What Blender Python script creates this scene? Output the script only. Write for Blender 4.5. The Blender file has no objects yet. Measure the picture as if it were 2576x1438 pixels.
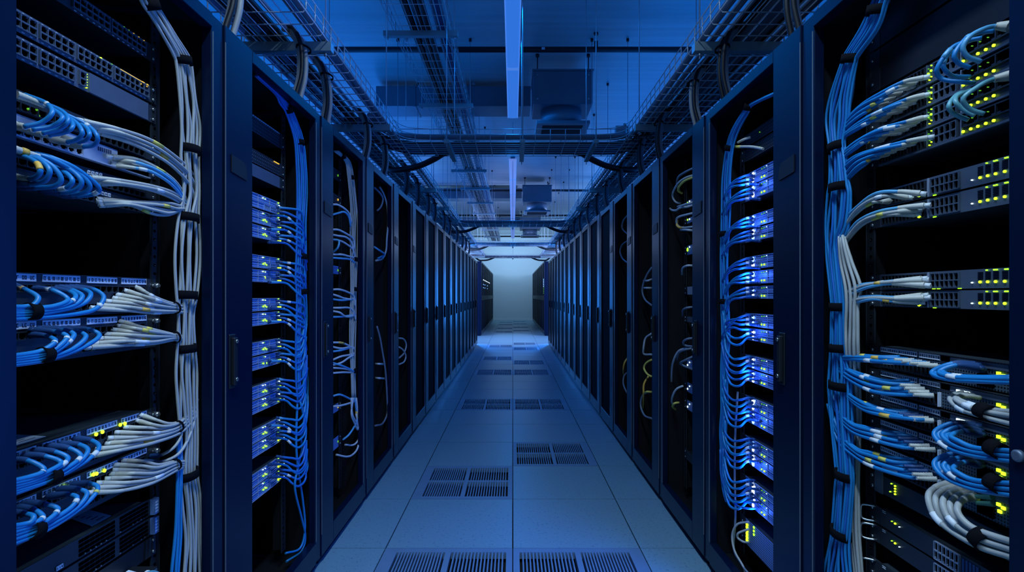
import bpy, math, random
from mathutils import Vector

rnd = random.Random(11)
PI = math.pi
SC = bpy.context.scene
COL = SC.collection
# camera numbers (in pixels of a 2576 x 1438 frame): focal length, vanishing point, eye height in metres
F, CX, HY, EYE = 1330.0, 1290.0, 742.0, 1.17
XF, XM = 0.83, 0.93          # cabinet front plane and equipment mounting plane, distance from the aisle's middle
TOP = 1.95                   # cabinet height
CEIL = 4.0
WALL_Y = 24.7

# ------------------------------------------------------------------ materials
MATS = {}


def nodes(name):
    m = bpy.data.materials.new(name)
    m.use_nodes = True
    nt = m.node_tree
    b = nt.nodes['Principled BSDF']
    MATS[name] = m
    return m, nt, b


def mat(name, col, rough=0.5, metal=0.0, vary=0.12, scale=40.0, spec=0.5, bump=0.0):
    m, nt, b = nodes(name)
    tc = nt.nodes.new('ShaderNodeTexCoord')
    nz = nt.nodes.new('ShaderNodeTexNoise')
    nz.inputs['Scale'].default_value = scale
    nz.inputs['Detail'].default_value = 1.0
    nt.links.new(tc.outputs['Object'], nz.inputs['Vector'])
    mx = nt.nodes.new('ShaderNodeMix')
    mx.data_type = 'RGBA'
    mx.inputs[6].default_value = (*[c * (1 - vary) for c in col], 1)
    mx.inputs[7].default_value = (*[min(1, c * (1 + vary)) for c in col], 1)
    nt.links.new(nz.outputs['Fac'], mx.inputs[0])
    nt.links.new(mx.outputs[2], b.inputs['Base Color'])
    b.inputs['Roughness'].default_value = rough
    b.inputs['Metallic'].default_value = metal
    b.inputs['Specular IOR Level'].default_value = spec
    if bump:
        bp = nt.nodes.new('ShaderNodeBump')
        bp.inputs['Strength'].default_value = bump
        nt.links.new(nz.outputs['Fac'], bp.inputs['Height'])
        nt.links.new(bp.outputs['Normal'], b.inputs['Normal'])
    return m


def glow(name, col, strength, sample=False):
    m, nt, b = nodes(name)
    b.inputs['Base Color'].default_value = (*[c * 0.3 for c in col], 1)
    b.inputs['Emission Color'].default_value = (*col, 1)
    b.inputs['Emission Strength'].default_value = strength
    if not sample:
        m.cycles.emission_sampling = 'NONE'
    return m


def math_node(nt, op, a, b=None):
    n = nt.nodes.new('ShaderNodeMath')
    n.operation = op
    for i, v in enumerate((a, b)):
        if v is None:
            continue
        if isinstance(v, (int, float)):
            n.inputs[i].default_value = v
        else:
            nt.links.new(v, n.inputs[i])
    return n.outputs[0]


def perforated(name, col, hole, pitch, fill, rough, metal, a='Y', c='Z', spec=0.5):
    """metal sheet with a regular grid of punched holes"""
    m, nt, b = nodes(name)
    tc = nt.nodes.new('ShaderNodeTexCoord')
    sp = nt.nodes.new('ShaderNodeSeparateXYZ')
    nt.links.new(tc.outputs['Object'], sp.inputs[0])
    masks = []
    for ax in (a, c):
        u = math_node(nt, 'MULTIPLY', sp.outputs[ax], 1.0 / pitch)
        u = math_node(nt, 'FRACT', u)
        masks.append(math_node(nt, 'LESS_THAN', u, fill))
    k = math_node(nt, 'MULTIPLY', masks[0], masks[1])
    mx = nt.nodes.new('ShaderNodeMix')
    mx.data_type = 'RGBA'
    mx.inputs[6].default_value = (*col, 1)
    mx.inputs[7].default_value = (*hole, 1)
    nt.links.new(k, mx.inputs[0])
    nt.links.new(mx.outputs[2], b.inputs['Base Color'])
    b.inputs['Roughness'].default_value = rough
    b.inputs['Metallic'].default_value = metal
    b.inputs['Specular IOR Level'].default_value = spec
    return m


mat('rack_paint', (0.0016, 0.0085, 0.034), 0.30, 0.22, 0.1, 3.0, 0.32)
mat('rack_inside', (0.006, 0.007, 0.010), 0.7, 0.0, 0.2, 6.0, 0.2)
mat('edge_highlight', (0.17, 0.19, 0.22), 0.4, 0.2, 0.1, 60)  # grey painted as a highlight on the door edges
perforated('mesh_door', (0.004, 0.006, 0.010), (0.001, 0.001, 0.002), 0.012, 0.6, 0.8, 0.0, spec=0.08)
mat('rail_black', (0.012, 0.014, 0.018), 0.45, 0.2, 0.1)
mat('hole_black', (0.001, 0.001, 0.0015), 0.9, 0.0, 0.1, 20, 0.0)
mat('screw_steel', (0.55, 0.57, 0.60), 0.25, 0.9, 0.1, 80)
mat('dark_steel', (0.035, 0.045, 0.062), 0.4, 0.4, 0.12, 25)
mat('slate_steel', (0.11, 0.145, 0.21), 0.42, 0.35, 0.12, 30)
mat('pale_steel', (0.42, 0.48, 0.62), 0.4, 0.3, 0.08, 20)
mat('server_face', (0.20, 0.34, 0.70), 0.4, 0.1, 0.15, 30)
perforated('server_mesh', (0.20, 0.36, 0.80), (0.008, 0.016, 0.05), 0.0085, 0.55, 0.4, 0.1)
perforated('dot_mesh', (0.012, 0.016, 0.026), (0.20, 0.26, 0.36), 0.0125, 0.24, 0.5, 0.1)
perforated('fine_mesh', (0.07, 0.11, 0.16), (0.002, 0.004, 0.006), 0.0065, 0.6, 0.45, 0.2)
mat('lid_steel', (0.030, 0.045, 0.060), 0.5, 0.3, 0.15, 12)
mat('label_white', (0.74, 0.80, 0.92), 0.6, 0.0, 0.06, 60)
mat('ink', (0.03, 0.04, 0.10), 0.7)
mat('paper', (0.40, 0.47, 0.55), 0.7, 0.0, 0.1, 30)
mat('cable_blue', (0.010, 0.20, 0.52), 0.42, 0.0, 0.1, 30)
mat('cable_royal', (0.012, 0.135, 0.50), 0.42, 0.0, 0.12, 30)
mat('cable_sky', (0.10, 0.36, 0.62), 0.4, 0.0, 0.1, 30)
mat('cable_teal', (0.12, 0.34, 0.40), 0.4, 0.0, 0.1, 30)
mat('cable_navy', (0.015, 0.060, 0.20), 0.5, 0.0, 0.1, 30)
mat('cable_grey', (0.40, 0.40, 0.39), 0.45, 0.0, 0.1, 25)
mat('cable_pale', (0.50, 0.53, 0.58), 0.45, 0.0, 0.1, 25)
mat('cable_black', (0.012, 0.013, 0.018), 0.5, 0.0, 0.15, 20)
mat('cable_slate', (0.17, 0.21, 0.29), 0.38, 0.0, 0.2, 20)
mat('boot_grey', (0.56, 0.54, 0.49), 0.55, 0.0, 0.12, 60)
mat('boot_green', (0.10, 0.30, 0.22), 0.5, 0.0, 0.12, 60)
mat('tape_amber', (0.80, 0.46, 0.08), 0.5, 0.0, 0.12, 60)
mat('tape_yellow', (0.75, 0.62, 0.12), 0.5, 0.0, 0.12, 60)
mat('tape_white', (0.72, 0.74, 0.78), 0.5, 0.0, 0.08, 60)
mat('velcro', (0.004, 0.004, 0.006), 0.95, 0.0, 0.3, 200, 0.1, 0.3)
mat('wire_steel', (0.62, 0.66, 0.72), 0.32, 0.35, 0.15, 30)
mat('strut_steel', (0.34, 0.46, 0.50), 0.45, 0.5, 0.15, 10)
mat('pipe_black', (0.008, 0.010, 0.014), 0.4, 0.0, 0.1, 10)
mat('duct_steel', (0.17, 0.23, 0.29), 0.42, 0.35, 0.12, 3)
mat('grille_dark', (0.03, 0.045, 0.06), 0.5, 0.3, 0.1, 20)
mat('fixture_metal', (0.35, 0.42, 0.55), 0.4, 0.2, 0.05)
mat('box_grey', (0.30, 0.38, 0.46), 0.5, 0.0, 0.08, 20)
mat('wall_paint', (0.60, 0.64, 0.68), 0.6, 0.0, 0.03, 1.5)
mat('base_white', (0.65, 0.68, 0.72), 0.5, 0.0, 0.03, 4)
mat('grate_paint', (0.16, 0.27, 0.40), 0.45, 0.2, 0.1, 15)
mat('pit_black', (0.002, 0.002, 0.003), 0.9)
glow('led_green', (0.34, 1.0, 0.02), 2.2)
glow('led_lime', (0.55, 1.0, 0.02), 2.2)
glow('led_dim', (0.20, 0.8, 0.04), 0.5)
glow('led_white', (0.70, 0.95, 1.0), 2.2)
glow('led_blue', (0.16, 0.36, 1.0), 5.0)
glow('led_core', (0.72, 0.86, 1.0), 5.0)
glow('led_amber', (1.0, 0.62, 0.05), 0.9)
glow('tube_blue', (0.028, 0.16, 0.64), 1.0, True)
glow('tube_pale', (0.11, 0.20, 0.58), 1.0, True)
glow('tube_edge', (0.060, 0.20, 0.68), 1.0)


def floor_material():
    m, nt, b = nodes('floor_laminate')
    tc = nt.nodes.new('ShaderNodeTexCoord')
    n1 = nt.nodes.new('ShaderNodeTexNoise')
    n1.inputs['Scale'].default_value = 90
    n1.inputs['Detail'].default_value = 2
    nt.links.new(tc.outputs['Object'], n1.inputs['Vector'])
    r = nt.nodes.new('ShaderNodeValToRGB')
    r.color_ramp.elements[0].position = 0.28
    r.color_ramp.elements[0].color = (0.09, 0.17, 0.24, 1)
    r.color_ramp.elements[1].position = 0.40
    r.color_ramp.elements[1].color = (0.178, 0.325, 0.415, 1)
    nt.links.new(n1.outputs['Fac'], r.inputs['Fac'])
    n2 = nt.nodes.new('ShaderNodeTexNoise')
    n2.inputs['Scale'].default_value = 1.2
    nt.links.new(tc.outputs['Object'], n2.inputs['Vector'])
    mx = nt.nodes.new('ShaderNodeMix')
    mx.data_type = 'RGBA'
    mx.blend_type = 'MULTIPLY'
    mx.inputs[0].default_value = 0.12
    nt.links.new(r.outputs['Color'], mx.inputs[6])
    nt.links.new(n2.outputs['Color'], mx.inputs[7])
    nt.links.new(mx.outputs[2], b.inputs['Base Color'])
    b.inputs['Roughness'].default_value = 0.33
    b.inputs['Specular IOR Level'].default_value = 0.35


def ceiling_material():
    m, nt, b = nodes('ceiling_deck')
    tc = nt.nodes.new('ShaderNodeTexCoord')
    mp = nt.nodes.new('ShaderNodeMapping')
    mp.inputs['Scale'].default_value = (0.25, 9.0, 1.0)
    nt.links.new(tc.outputs['Object'], mp.inputs['Vector'])
    nz = nt.nodes.new('ShaderNodeTexNoise')
    nz.inputs['Scale'].default_value = 1.5
    nz.inputs['Detail'].default_value = 3
    nt.links.new(mp.outputs['Vector'], nz.inputs['Vector'])
    r = nt.nodes.new('ShaderNodeValToRGB')
    r.color_ramp.elements[0].position = 0.3
    r.color_ramp.elements[0].color = (0.44, 0.46, 0.48, 1)
    r.color_ramp.elements[1].position = 0.7
    r.color_ramp.elements[1].color = (0.56, 0.58, 0.60, 1)
    nt.links.new(nz.outputs['Fac'], r.inputs['Fac'])
    nt.links.new(r.outputs['Color'], b.inputs['Base Color'])
    b.inputs['Roughness'].default_value = 0.36


floor_material()
ceiling_material()

# ------------------------------------------------------------------ mesh helpers
WORLD = {}


def at(px, py, a):
    s = -1 if px < CX else 1
    y = F * a / abs(px - CX)
    return Vector((s * a, y, EYE + (HY - py) * y / F))


def yat(px, a=XM):
    return F * a / abs(px - CX)


def zat(py, y):
    return EYE + (HY - py) * y / F


def spline(pts, sub=6):
    if len(pts) < 3:
        return [Vector(p) for p in pts]
    P = [Vector(p) for p in pts]
    P = [P[0] * 2 - P[1]] + P + [P[-1] * 2 - P[-2]]
    out = []
    for i in range(1, len(P) - 2):
        p0, p1, p2, p3 = P[i - 1:i + 3]
        for k in range(sub):
            t = k / sub
            out.append(0.5 * (2 * p1 + (p2 - p0) * t + (2 * p0 - 5 * p1 + 4 * p2 - p3) * t * t
                              + (3 * p1 - p0 - 3 * p2 + p3) * t ** 3))
    out.append(P[-2])
    return out


class MB:
    def __init__(s):
        s.v, s.f, s.m, s.s = [], [], [], []

    def face(s, idx, m=0, smooth=False):
        s.f.append(idx)
        s.m.append(m)
        s.s.append(smooth)

    def poly(s, pts, m=0):
        n = len(s.v)
        s.v += [tuple(p) for p in pts]
        s.face(tuple(range(n, n + len(pts))), m)

    def box(s, a, b, m=0):
        x0, x1 = sorted((a[0], b[0]))
        y0, y1 = sorted((a[1], b[1]))
        z0, z1 = sorted((a[2], b[2]))
        n = len(s.v)
        s.v += [(x0, y0, z0), (x1, y0, z0), (x1, y1, z0), (x0, y1, z0),
                (x0, y0, z1), (x1, y0, z1), (x1, y1, z1), (x0, y1, z1)]
        for q in ((3, 2, 1, 0), (4, 5, 6, 7), (0, 1, 5, 4), (1, 2, 6, 5), (2, 3, 7, 6), (3, 0, 4, 7)):
            s.face(tuple(n + i for i in q), m)
        return s

    def prism(s, pts, d, m=0):
        """closed outline pts extruded by the vector d"""
        n = len(s.v)
        k = len(pts)
        d = Vector(d)
        s.v += [tuple(p) for p in pts] + [tuple(Vector(p) + d) for p in pts]
        s.face(tuple(range(n + k - 1, n - 1, -1)), m)
        s.face(tuple(range(n + k, n + 2 * k)), m)
        for i in range(k):
            j = (i + 1) % k
            s.face((n + i, n + j, n + k + j, n + k + i), m)

    def tube(s, pts, r, n=7, m=0, ry=None, ref=None):
        """round (or, with ry, elliptic) tube along pts; r may be a list"""
        pts = [Vector(p) for p in pts]
        k = len(pts)
        tang = []
        for i in range(k):
            t = pts[min(i + 1, k - 1)] - pts[max(i - 1, 0)]
            tang.append(t.normalized() if t.length > 1e-9 else Vector((0, 0, 1)))
        up = Vector(ref) if ref else (Vector((0, 0, 1)) if abs(tang[0].z) < 0.9 else Vector((1, 0, 0)))
        base = len(s.v)
        u = (up - tang[0] * up.dot(tang[0])).normalized()
        for i in range(k):
            u = (u - tang[i] * u.dot(tang[i]))
            u = u.normalized() if u.length > 1e-6 else tang[i].orthogonal().normalized()
            w = tang[i].cross(u)
            ra = r[i] if isinstance(r, (list, tuple)) else r
            rb = ra if ry is None else ry
            for j in range(n):
                a = 2 * PI * j / n
                s.v.append(tuple(pts[i] + u * (ra * math.cos(a)) + w * (rb * math.sin(a))))
        for i in range(k - 1):
            for j in range(n):
                a, b = base + i * n + j, base + i * n + (j + 1) % n
                s.face((a, b, b + n, a + n), m, True)
        s.face(tuple(base + j for j in range(n - 1, -1, -1)), m)
        s.face(tuple(base + (k - 1) * n + j for j in range(n)), m)
        return s

    def build(s, name, mats, parent=None, bevel=0.0, seg=1):
        if isinstance(mats, str):
            mats = [mats]
        me = bpy.data.meshes.new(name)
        xs = list(zip(*s.v))
        c = Vector(((min(xs[0]) + max(xs[0])) / 2, (min(xs[1]) + max(xs[1])) / 2, min(xs[2])))
        me.from_pydata([(v[0] - c.x, v[1] - c.y, v[2] - c.z) for v in s.v], [], s.f)
        for q in mats:
            me.materials.append(MATS[q])
        me.polygons.foreach_set('material_index', s.m)
        me.polygons.foreach_set('use_smooth', s.s)
        me.update()
        o = bpy.data.objects.new(name, me)
        COL.objects.link(o)
        if parent is not None:
            o.parent = parent
            o.location = c - WORLD[parent.name]
        else:
            o.location = c
        WORLD[o.name] = c
        if bevel:
            b = o.modifiers.new('edge', 'BEVEL')
            b.width = bevel
            b.segments = seg
            b.limit_method = 'ANGLE'
        return o


def tag(o, label, cat, group=None, kind=None):
    n = len(label.split())
    if not 4 <= n <= 16:
        print('LABEL LENGTH', n, label)
    o['label'] = label
    o['category'] = cat
    if group:
        o['group'] = group
    if kind:
        o['kind'] = kind
    return o


def thing(name, label, cat, loc, group=None):
    o = bpy.data.objects.new(name, None)
    o.empty_display_size = 0.05
    COL.objects.link(o)
    o.location = loc
    WORLD[o.name] = Vector(loc)
    return tag(o, label, cat, group)


def structure(o):
    o['kind'] = 'structure'
    return o


ORD = ['first', 'second', 'third', 'fourth', 'fifth', 'sixth', 'seventh', 'eighth', 'ninth', 'tenth', 'eleventh', 'twelfth',
       'thirteenth', 'fourteenth', 'fifteenth', 'sixteenth', 'seventeenth', 'eighteenth', 'nineteenth', 'twentieth',
       'twenty-first', 'twenty-second', 'twenty-third', 'twenty-fourth', 'twenty-fifth']
SIDE = {-1: 'grey-bundle', 1: 'blue-bundle'}

# ------------------------------------------------------------------ room
TILE = 0.588
ROW0 = 2.447
VENTS = [(-1, -1), (1, -1), (-1, 1), (1, 2), (-1, 5), (1, 5), (-1, 9), (1, 9), (1, 11), (-1, 12), (1, 15), (-1, 16), (1, 17),
         (-1, 24), (1, 25), (-1, 27), (1, 28), (-1, 31), (1, 32), (-1, 34), (1, 35)]
VSET = set(VENTS)
XL = 4.4
fl = MB()
g = 0.0028
for i in range(-8, 8):
    for r in range(-10, 38):
        if (-1 if i == -1 else 1 if i == 0 else 0, r) in VSET:
            continue
        x0, x1 = max(-XL, i * TILE), min(XL, (i + 1) * TILE)
        y0 = ROW0 + r * TILE
        if x1 <= x0:
            continue
        fl.box((x0 + g, y0 + g, -0.012), (x1 - g, y0 + TILE - g, 0))
structure(fl.build('floor', 'floor_laminate'))
structure(MB().box((-XL, -3.6, -0.16), (XL, WALL_Y, -0.15)).build('floor_slab', 'pit_black'))
structure(MB().box((-XL, -3.6, CEIL), (XL, WALL_Y + 0.1, CEIL + 0.1)).build('ceiling', 'ceiling_deck'))
structure(MB().box((-XL, WALL_Y, -0.15), (XL, WALL_Y + 0.1, CEIL)).build('wall_far', 'wall_paint'))
structure(MB().box((-XL - 0.1, -3.6, -0.15), (-XL, WALL_Y + 0.1, CEIL)).build('wall_left', 'wall_paint'))
structure(MB().box((XL, -3.6, -0.15), (XL + 0.1, WALL_Y + 0.1, CEIL)).build('wall_right', 'wall_paint'))
structure(MB().box((-XL, -3.7, -0.15), (XL, -3.6, CEIL)).build('wall_back', 'wall_paint'))
structure(MB().box((-XL, WALL_Y - 0.015, 0), (XL, WALL_Y, 0.09)).build('baseboard_far', 'base_white'))

cnt = {-1: 0, 1: 0}
for c, r in VENTS:
    x0 = -TILE if c == -1 else 0.0
    y0 = ROW0 + r * TILE
    x1, y1 = x0 + TILE, y0 + TILE
    lab = 'slotted steel floor grille, %s from the camera in the column nearer the %s cabinets' % (ORD[cnt[c]], SIDE[c])
    cnt[c] += 1
    t = thing('floor_grille', lab, 'floor vent', (x0 + TILE / 2, y0 + TILE / 2, -0.05), 'slotted floor grilles along the aisle')
    fr = MB()
    e, b = 0.0022, 0.040
    mid = 0.013
    xm, ym = (x0 + x1) / 2, (y0 + y1) / 2
    if c == -1:
        ba, bb = 0.06, 0.030
    else:
        ba, bb = 0.030, 0.06
    fr.box((x0 + e, y0 + e, -0.03), (x0 + ba, y1 - e, 0.0005))
    fr.box((x1 - bb, y0 + e, -0.03), (x1 - e, y1 - e, 0.0005))
    fr.box((x0 + ba, y0 + e, -0.03), (x1 - bb, y0 + b, 0.0005))
    fr.box((x0 + ba, y1 - b, -0.03), (x1 - bb, y1 - e, 0.0005))
    fr.box((xm - mid, y0 + b, -0.03), (xm + mid, y1 - b, 0.0004))
    if r >= 0:
        fr.box((x0 + ba, ym - mid, -0.03), (xm - mid, ym + mid, 0.0004))
        fr.box((xm + mid, ym - mid, -0.03), (x1 - bb, ym + mid, 0.0004))
    fr.build('frame', 'grate_paint', t)
    bars = MB()
    for xa, xb in ((x0 + ba, xm - mid), (xm + mid, x1 - bb)):
        n = 16
        for k in range(1, n):
            xc = xa + (xb - xa) * k / n
            bars.box((xc - 0.0033, y0 + b, -0.028), (xc + 0.0033, y1 - b, -0.0005))
    bars.build('bars', 'grate_paint', t)
    MB().box((x0 + e, y0 + e, -0.055), (x1 - e, y1 - e, -0.05)).build('dark_pit_sheet', 'pit_black', t)  # black sheet stands in for the shade beneath the bars

# ------------------------------------------------------------------ cabinets
EDGES = [0.745, 1.523, 2.293, 3.0, 3.692, 4.38] + [4.38 + 0.672 * k for k in range(1, 13)]
ROW_END = EDGES[-1]


def cabinet(s, y0, y1, label, xf=XF, top=TOP, stile=0.15, closed=False, handle=True, depth=1.0, group=None, right=0.058, detail=True, k_row=1):
    t = thing('server_cabinet', label, 'server cabinet', (s * (xf + depth / 2), (y0 + y1) / 2, 0), group)
    X = lambda d: s * (xf + d)
    y0 += 0.003
    y1 -= 0.003
    b = MB()
    b.box((X(0.035), y0, 0.03), (X(depth), y0 + 0.018, top - 0.005))
    b.box((X(0.035), y1 - 0.018, 0.03), (X(depth), y1, top - 0.005))
    b.box((X(0.035), y0 + 0.018, top - 0.03), (X(depth), y1 - 0.018, top - 0.005))
    b.box((X(0.035), y0 + 0.018, 0.03), (X(depth), y1 - 0.018, 0.06))
    b.box((X(depth - 0.02), y0 + 0.018, 0.06), (X(depth), y1 - 0.018, top - 0.03))
    b.build('cabinet_body', 'rack_inside' if depth < 1.05 else 'rack_paint', t)
    MB().box((X(0.02), y0 + 0.01, 0.0), (X(depth), y1 - 0.01, 0.03)).build('plinth', 'rack_paint', t)
    d = MB()
    d.box((X(0), y0, 0.035), (X(0.032), y0 + stile, top))
    d.box((X(0.004), y1 - right, 0.035), (X(0.032), y1, top))
    d.box((X(0), y0 + stile, top - 0.04), (X(0.032), y1 - right, top))
    d.box((X(0), y0 + stile, 0.035), (X(0.032), y1 - right, 0.125))
    door = d.build('door', 'rack_paint', t, 0.002 if detail else 0.0)
    if detail:
        for ye in (y0 + 0.001, y1 - right + 0.001):
            MB().box((X(-0.0012), ye, 0.13), (X(0.001), ye + 0.0016, top - 0.05)).build('highlight_strip', 'edge_highlight', door)  # pale strips stand in for light caught along the frame edges
    if closed:
        MB().box((X(0.014), y0 + stile, 0.125), (X(0.020), y1 - right, top - 0.04)).build('mesh_panel', 'mesh_door', door)
    if handle:
        hy = (y0 + 0.034 if s < 0 else y0 + 0.100) if k_row else y0 + 0.02
        h = MB()
        h.box((X(-0.004), hy - 0.017, 0.895), (X(0), hy + 0.017, 1.055))
        h.box((X(-0.015), hy - 0.011, 0.905), (X(-0.004), hy + 0.009, 1.045))
        ho = h.build('handle', 'rail_black', door, 0.003 if detail else 0.0)
        if detail:
            for zz in (0.922, 1.034):
                k = MB()
                k.tube([(X(-0.015), hy, zz), (X(-0.019), hy, zz)], 0.0060, 10)
                k.build('lock_cylinder', 'screw_steel', ho)
            by = y0 + 0.075 if k_row else y0 + 0.05
            g_ = MB()
            zz = 1.555
            out = [(X(-0.001), by - 0.045, zz + 0.030), (X(-0.001), by + 0.030, zz + 0.022), (X(-0.001), by + 0.045, zz - 0.002),
                   (X(-0.001), by + 0.045, zz - 0.030), (X(-0.001), by - 0.045, zz - 0.022)]
            g_.prism(out, (s * -0.0025, 0, 0))
            g_.build('badge', 'rail_black', door)
    return t


def rails(t, s, yend, top=TOP, holes=True):
    X = lambda d: s * (XM + d)
    m = MB()
    y = yend + 0.004
    m.box((X(0.002), y, 0.13), (X(0.006), y + 0.030, top - 0.05), 0)
    m.box((X(0.006), y + 0.027, 0.13), (X(0.05), y + 0.030, top - 0.05), 0)
    m.box((X(0.0005), y + 0.030, 0.13), (X(0.004), y + 0.0312, top - 0.05), 2)
    m.box((X(0.0005), y - 0.001, 0.13), (X(0.004), y + 0.0002, top - 0.05), 2)
    if holes:
        z = 0.16
        k = 0
        while z < top - 0.08:
            q = 0.0032
            m.box((X(0.0008), y + 0.013 - q, z - q), (X(0.003), y + 0.013 + q, z + q), 1)
            if k % 3 == 1:
                m.box((X(0.0002), y + 0.013 - q * 0.6, z - q * 0.6), (X(0.001), y + 0.013 + q * 0.6, z - q * 0.1), 3)
            z += 0.0222
            k += 1
    m.build('mounting_rail', ['rail_black', 'hole_black', 'dark_steel', 'screw_steel'], t)
    for yy in (yend, yend - 0.50):
        q = MB()
        q.box((X(0.60), yy, 0.13), (X(0.63), yy + 0.03, top - 0.05))
        q.build('rear_post', 'dark_steel', t)
    m = MB()
    y = yend - 0.483 - 0.034
    m.box((X(0.002), y, 0.13), (X(0.006), y + 0.030, top - 0.05), 0)
    m.build('mounting_rail', ['rail_black'], t)


NAMES = {
    (-1, 0): 'front black cabinet with its thick tied bundle of grey cables',
    (1, 0): 'front black cabinet with its thick tied bundle of blue cables',
    (-1, 1): 'black cabinet full of green-lit servers behind the grey-bundle front cabinet',
    (1, 1): 'black cabinet full of blue-lit servers behind the blue-bundle front cabinet',
    (-1, 2): 'black cabinet with thin white cables just behind the green-lit server cabinet',
    (1, 2): 'black cabinet with yellow and white cables just behind the blue-lit server cabinet',
}
CAB = {}
for s in (-1, 1):
    for k in range(len(EDGES) - 1):
        lab = NAMES.get((s, k)) or 'black cabinet, %s along the row that starts with the %s cabinet' % (ORD[k], SIDE[s])
        stile = 0.150
        if k == 0:
            stile = 0.883 - EDGES[0]
        elif k == 1:
            stile = 0.160
        c = cabinet(s, EDGES[k], EDGES[k + 1], lab, stile=stile, closed=k >= 5, group='black cabinets lining the near aisle', detail=k < 6, k_row=k)
        CAB[s, k] = c
        if k < 5:
            rails(c, s, EDGES[k + 1] - 0.165, holes=k < 3)
    for k in range(11):
        y0 = 15.2 + k * 0.83
        c = cabinet(s, y0, y0 + 0.83, 'black cabinet beyond the bright cross aisle, %s along the %s side' % (ORD[k], SIDE[s]),
                    xf=0.905, top=2.15, stile=0.12, closed=True, handle=False, depth=1.1, group='black cabinets beyond the cross aisle', detail=False)
        m = MB()
        m.box((s * 0.899, y0 + 0.01, 1.02), (s * 0.905, y0 + 0.82, 1.16))
        m.build('cross_rail', 'rail_black', c)
        if s < 0 and 1 <= k <= 6:
            for zz, ln in ((1.64, 0.30), (1.50, 0.16), (1.40, 0.12)):
                if zz > 1.6 or k in (1, 2, 4):
                    q = MB()
                    q.box((s * 0.902, y0 + 0.2, zz - 0.010), (s * 0.905, y0 + 0.2 + ln, zz + 0.010))
                    q.build('indicator_light', 'led_blue' if zz < 1.6 else 'led_core', c)
        if s > 0 and k == 0:
            for j in range(9):
                q = MB()
                q.box((0.902, y0 + 0.25, 1.22 + j * 0.05), (0.905, y0 + 0.40, 1.245 + j * 0.05))
                q.build('indicator_light', 'led_blue' if j > 3 else 'led_dim', c)
# round lock at the edge of the near blue-bundle cabinet
m = MB()
p = at(2566, 1146, XF)
m.tube([(XF, p.y, p.z), (XF - 0.006, p.y, p.z), (XF - 0.008, p.y, p.z)], [0.010, 0.010, 0.007], 16)
m.build('door_lock', 'slate_steel', CAB[1, 0])

# ------------------------------------------------------------------ rack equipment
def sx(s, d):
    return s * (XM - d)


def led(parent, s, y, z, r, m, d=0.002, name='indicator_light', ry=None):
    q = MB()
    q.tube([(sx(s, d - 0.002), y, z), (sx(s, d + 0.0006), y, z), (sx(s, d + 0.0016), y, z)], [r, r, r * 0.55], 8)
    return q.build(name, m, parent)


def ports(parent, s, y0, y1, z0, z1, nc, nr, frame='slate_steel', d=0.0, sub=True):
    """a block of sockets: a proud lattice with black sockets sunk in it"""
    fr = MB()
    cw, ch = (y1 - y0) / nc, (z1 - z0) / nr
    t = min(cw, ch) * 0.13
    dep = 0.005
    for i in range(nc + 1):
        y = y0 + i * cw
        fr.box((sx(s, d), y - t / 2, z0), (sx(s, d + dep), y + t / 2, z1))
    for j in range(nr + 1):
        z = z0 + j * ch
        tt = t * (1.6 if 0 < j < nr else 1)
        fr.box((sx(s, d), y0, z - tt / 2), (sx(s, d + dep - 0.0003), y1, z + tt / 2))
    blk = fr.build('port_block', frame, parent)
    allm = MB()
    for j in range(nr):
        for i in range(nc):
            a, b_ = y0 + i * cw + t * 0.5, y0 + (i + 1) * cw - t * 0.5
            c, e = z0 + j * ch + t * 0.5, z0 + (j + 1) * ch - t * 0.5
            m = MB() if sub else allm
            m.box((sx(s, d), a, c), (sx(s, d + 0.0008), b_, e), 0)
            up = (j >= nr / 2)
            w = (b_ - a)
            lip = (e - c) * 0.2
            zz = (c, c + lip) if not up else (e - lip, e)
            m.box((sx(s, d), a, zz[0]), (sx(s, d + 0.0035), a + w * 0.24, zz[1]), 1)
            m.box((sx(s, d), b_ - w * 0.24, zz[0]), (sx(s, d + 0.0035), b_, zz[1]), 1)
            if sub:
                m.build('port', ['hole_black', frame], blk)
    if not sub:
        allm.build('ports', ['hole_black', frame], blk)
    return blk


def unit(name, label, cat, s, yend, z0, z1, face='slate_steel', lid='lid_steel', depth=0.46, width=0.483, group=None, ears=True, screws=True):
    y0 = yend - width
    t = thing(name, label, cat, (s * (XM + depth / 2), yend - width / 2, z0), group)
    zt, zb = z1 - 0.0012, z0 + 0.0012
    MB().box((sx(s, -0.001), y0 + 0.022, zb), (sx(s, -depth), yend - 0.022, zt)).build('chassis', lid, t)
    MB().box((sx(s, -0.002), y0 + 0.018, zb), (sx(s, 0.0), yend - 0.018, zt)).build('faceplate', face, t)
    if ears:
        for ya, yb in ((y0, y0 + 0.0175), (yend - 0.0175, yend + 0.020)):
            e = MB().box((sx(s, -0.003), ya, zb), (sx(s, 0.001), yb, zt)).build('mounting_ear', 'dark_steel', t)
            if screws and ya > y0:
                for zz in (zb + (zt - zb) * 0.2, zb + (zt - zb) * 0.8):
                    q = MB()
                    q.tube([(sx(s, 0.001), yb - 0.012, zz), (sx(s, 0.004), yb - 0.012, zz), (sx(s, 0.005), yb - 0.012, zz)], [0.0042, 0.0040, 0.002], 10)
                    q.build('screw', 'screw_steel', e)
    return t


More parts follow.
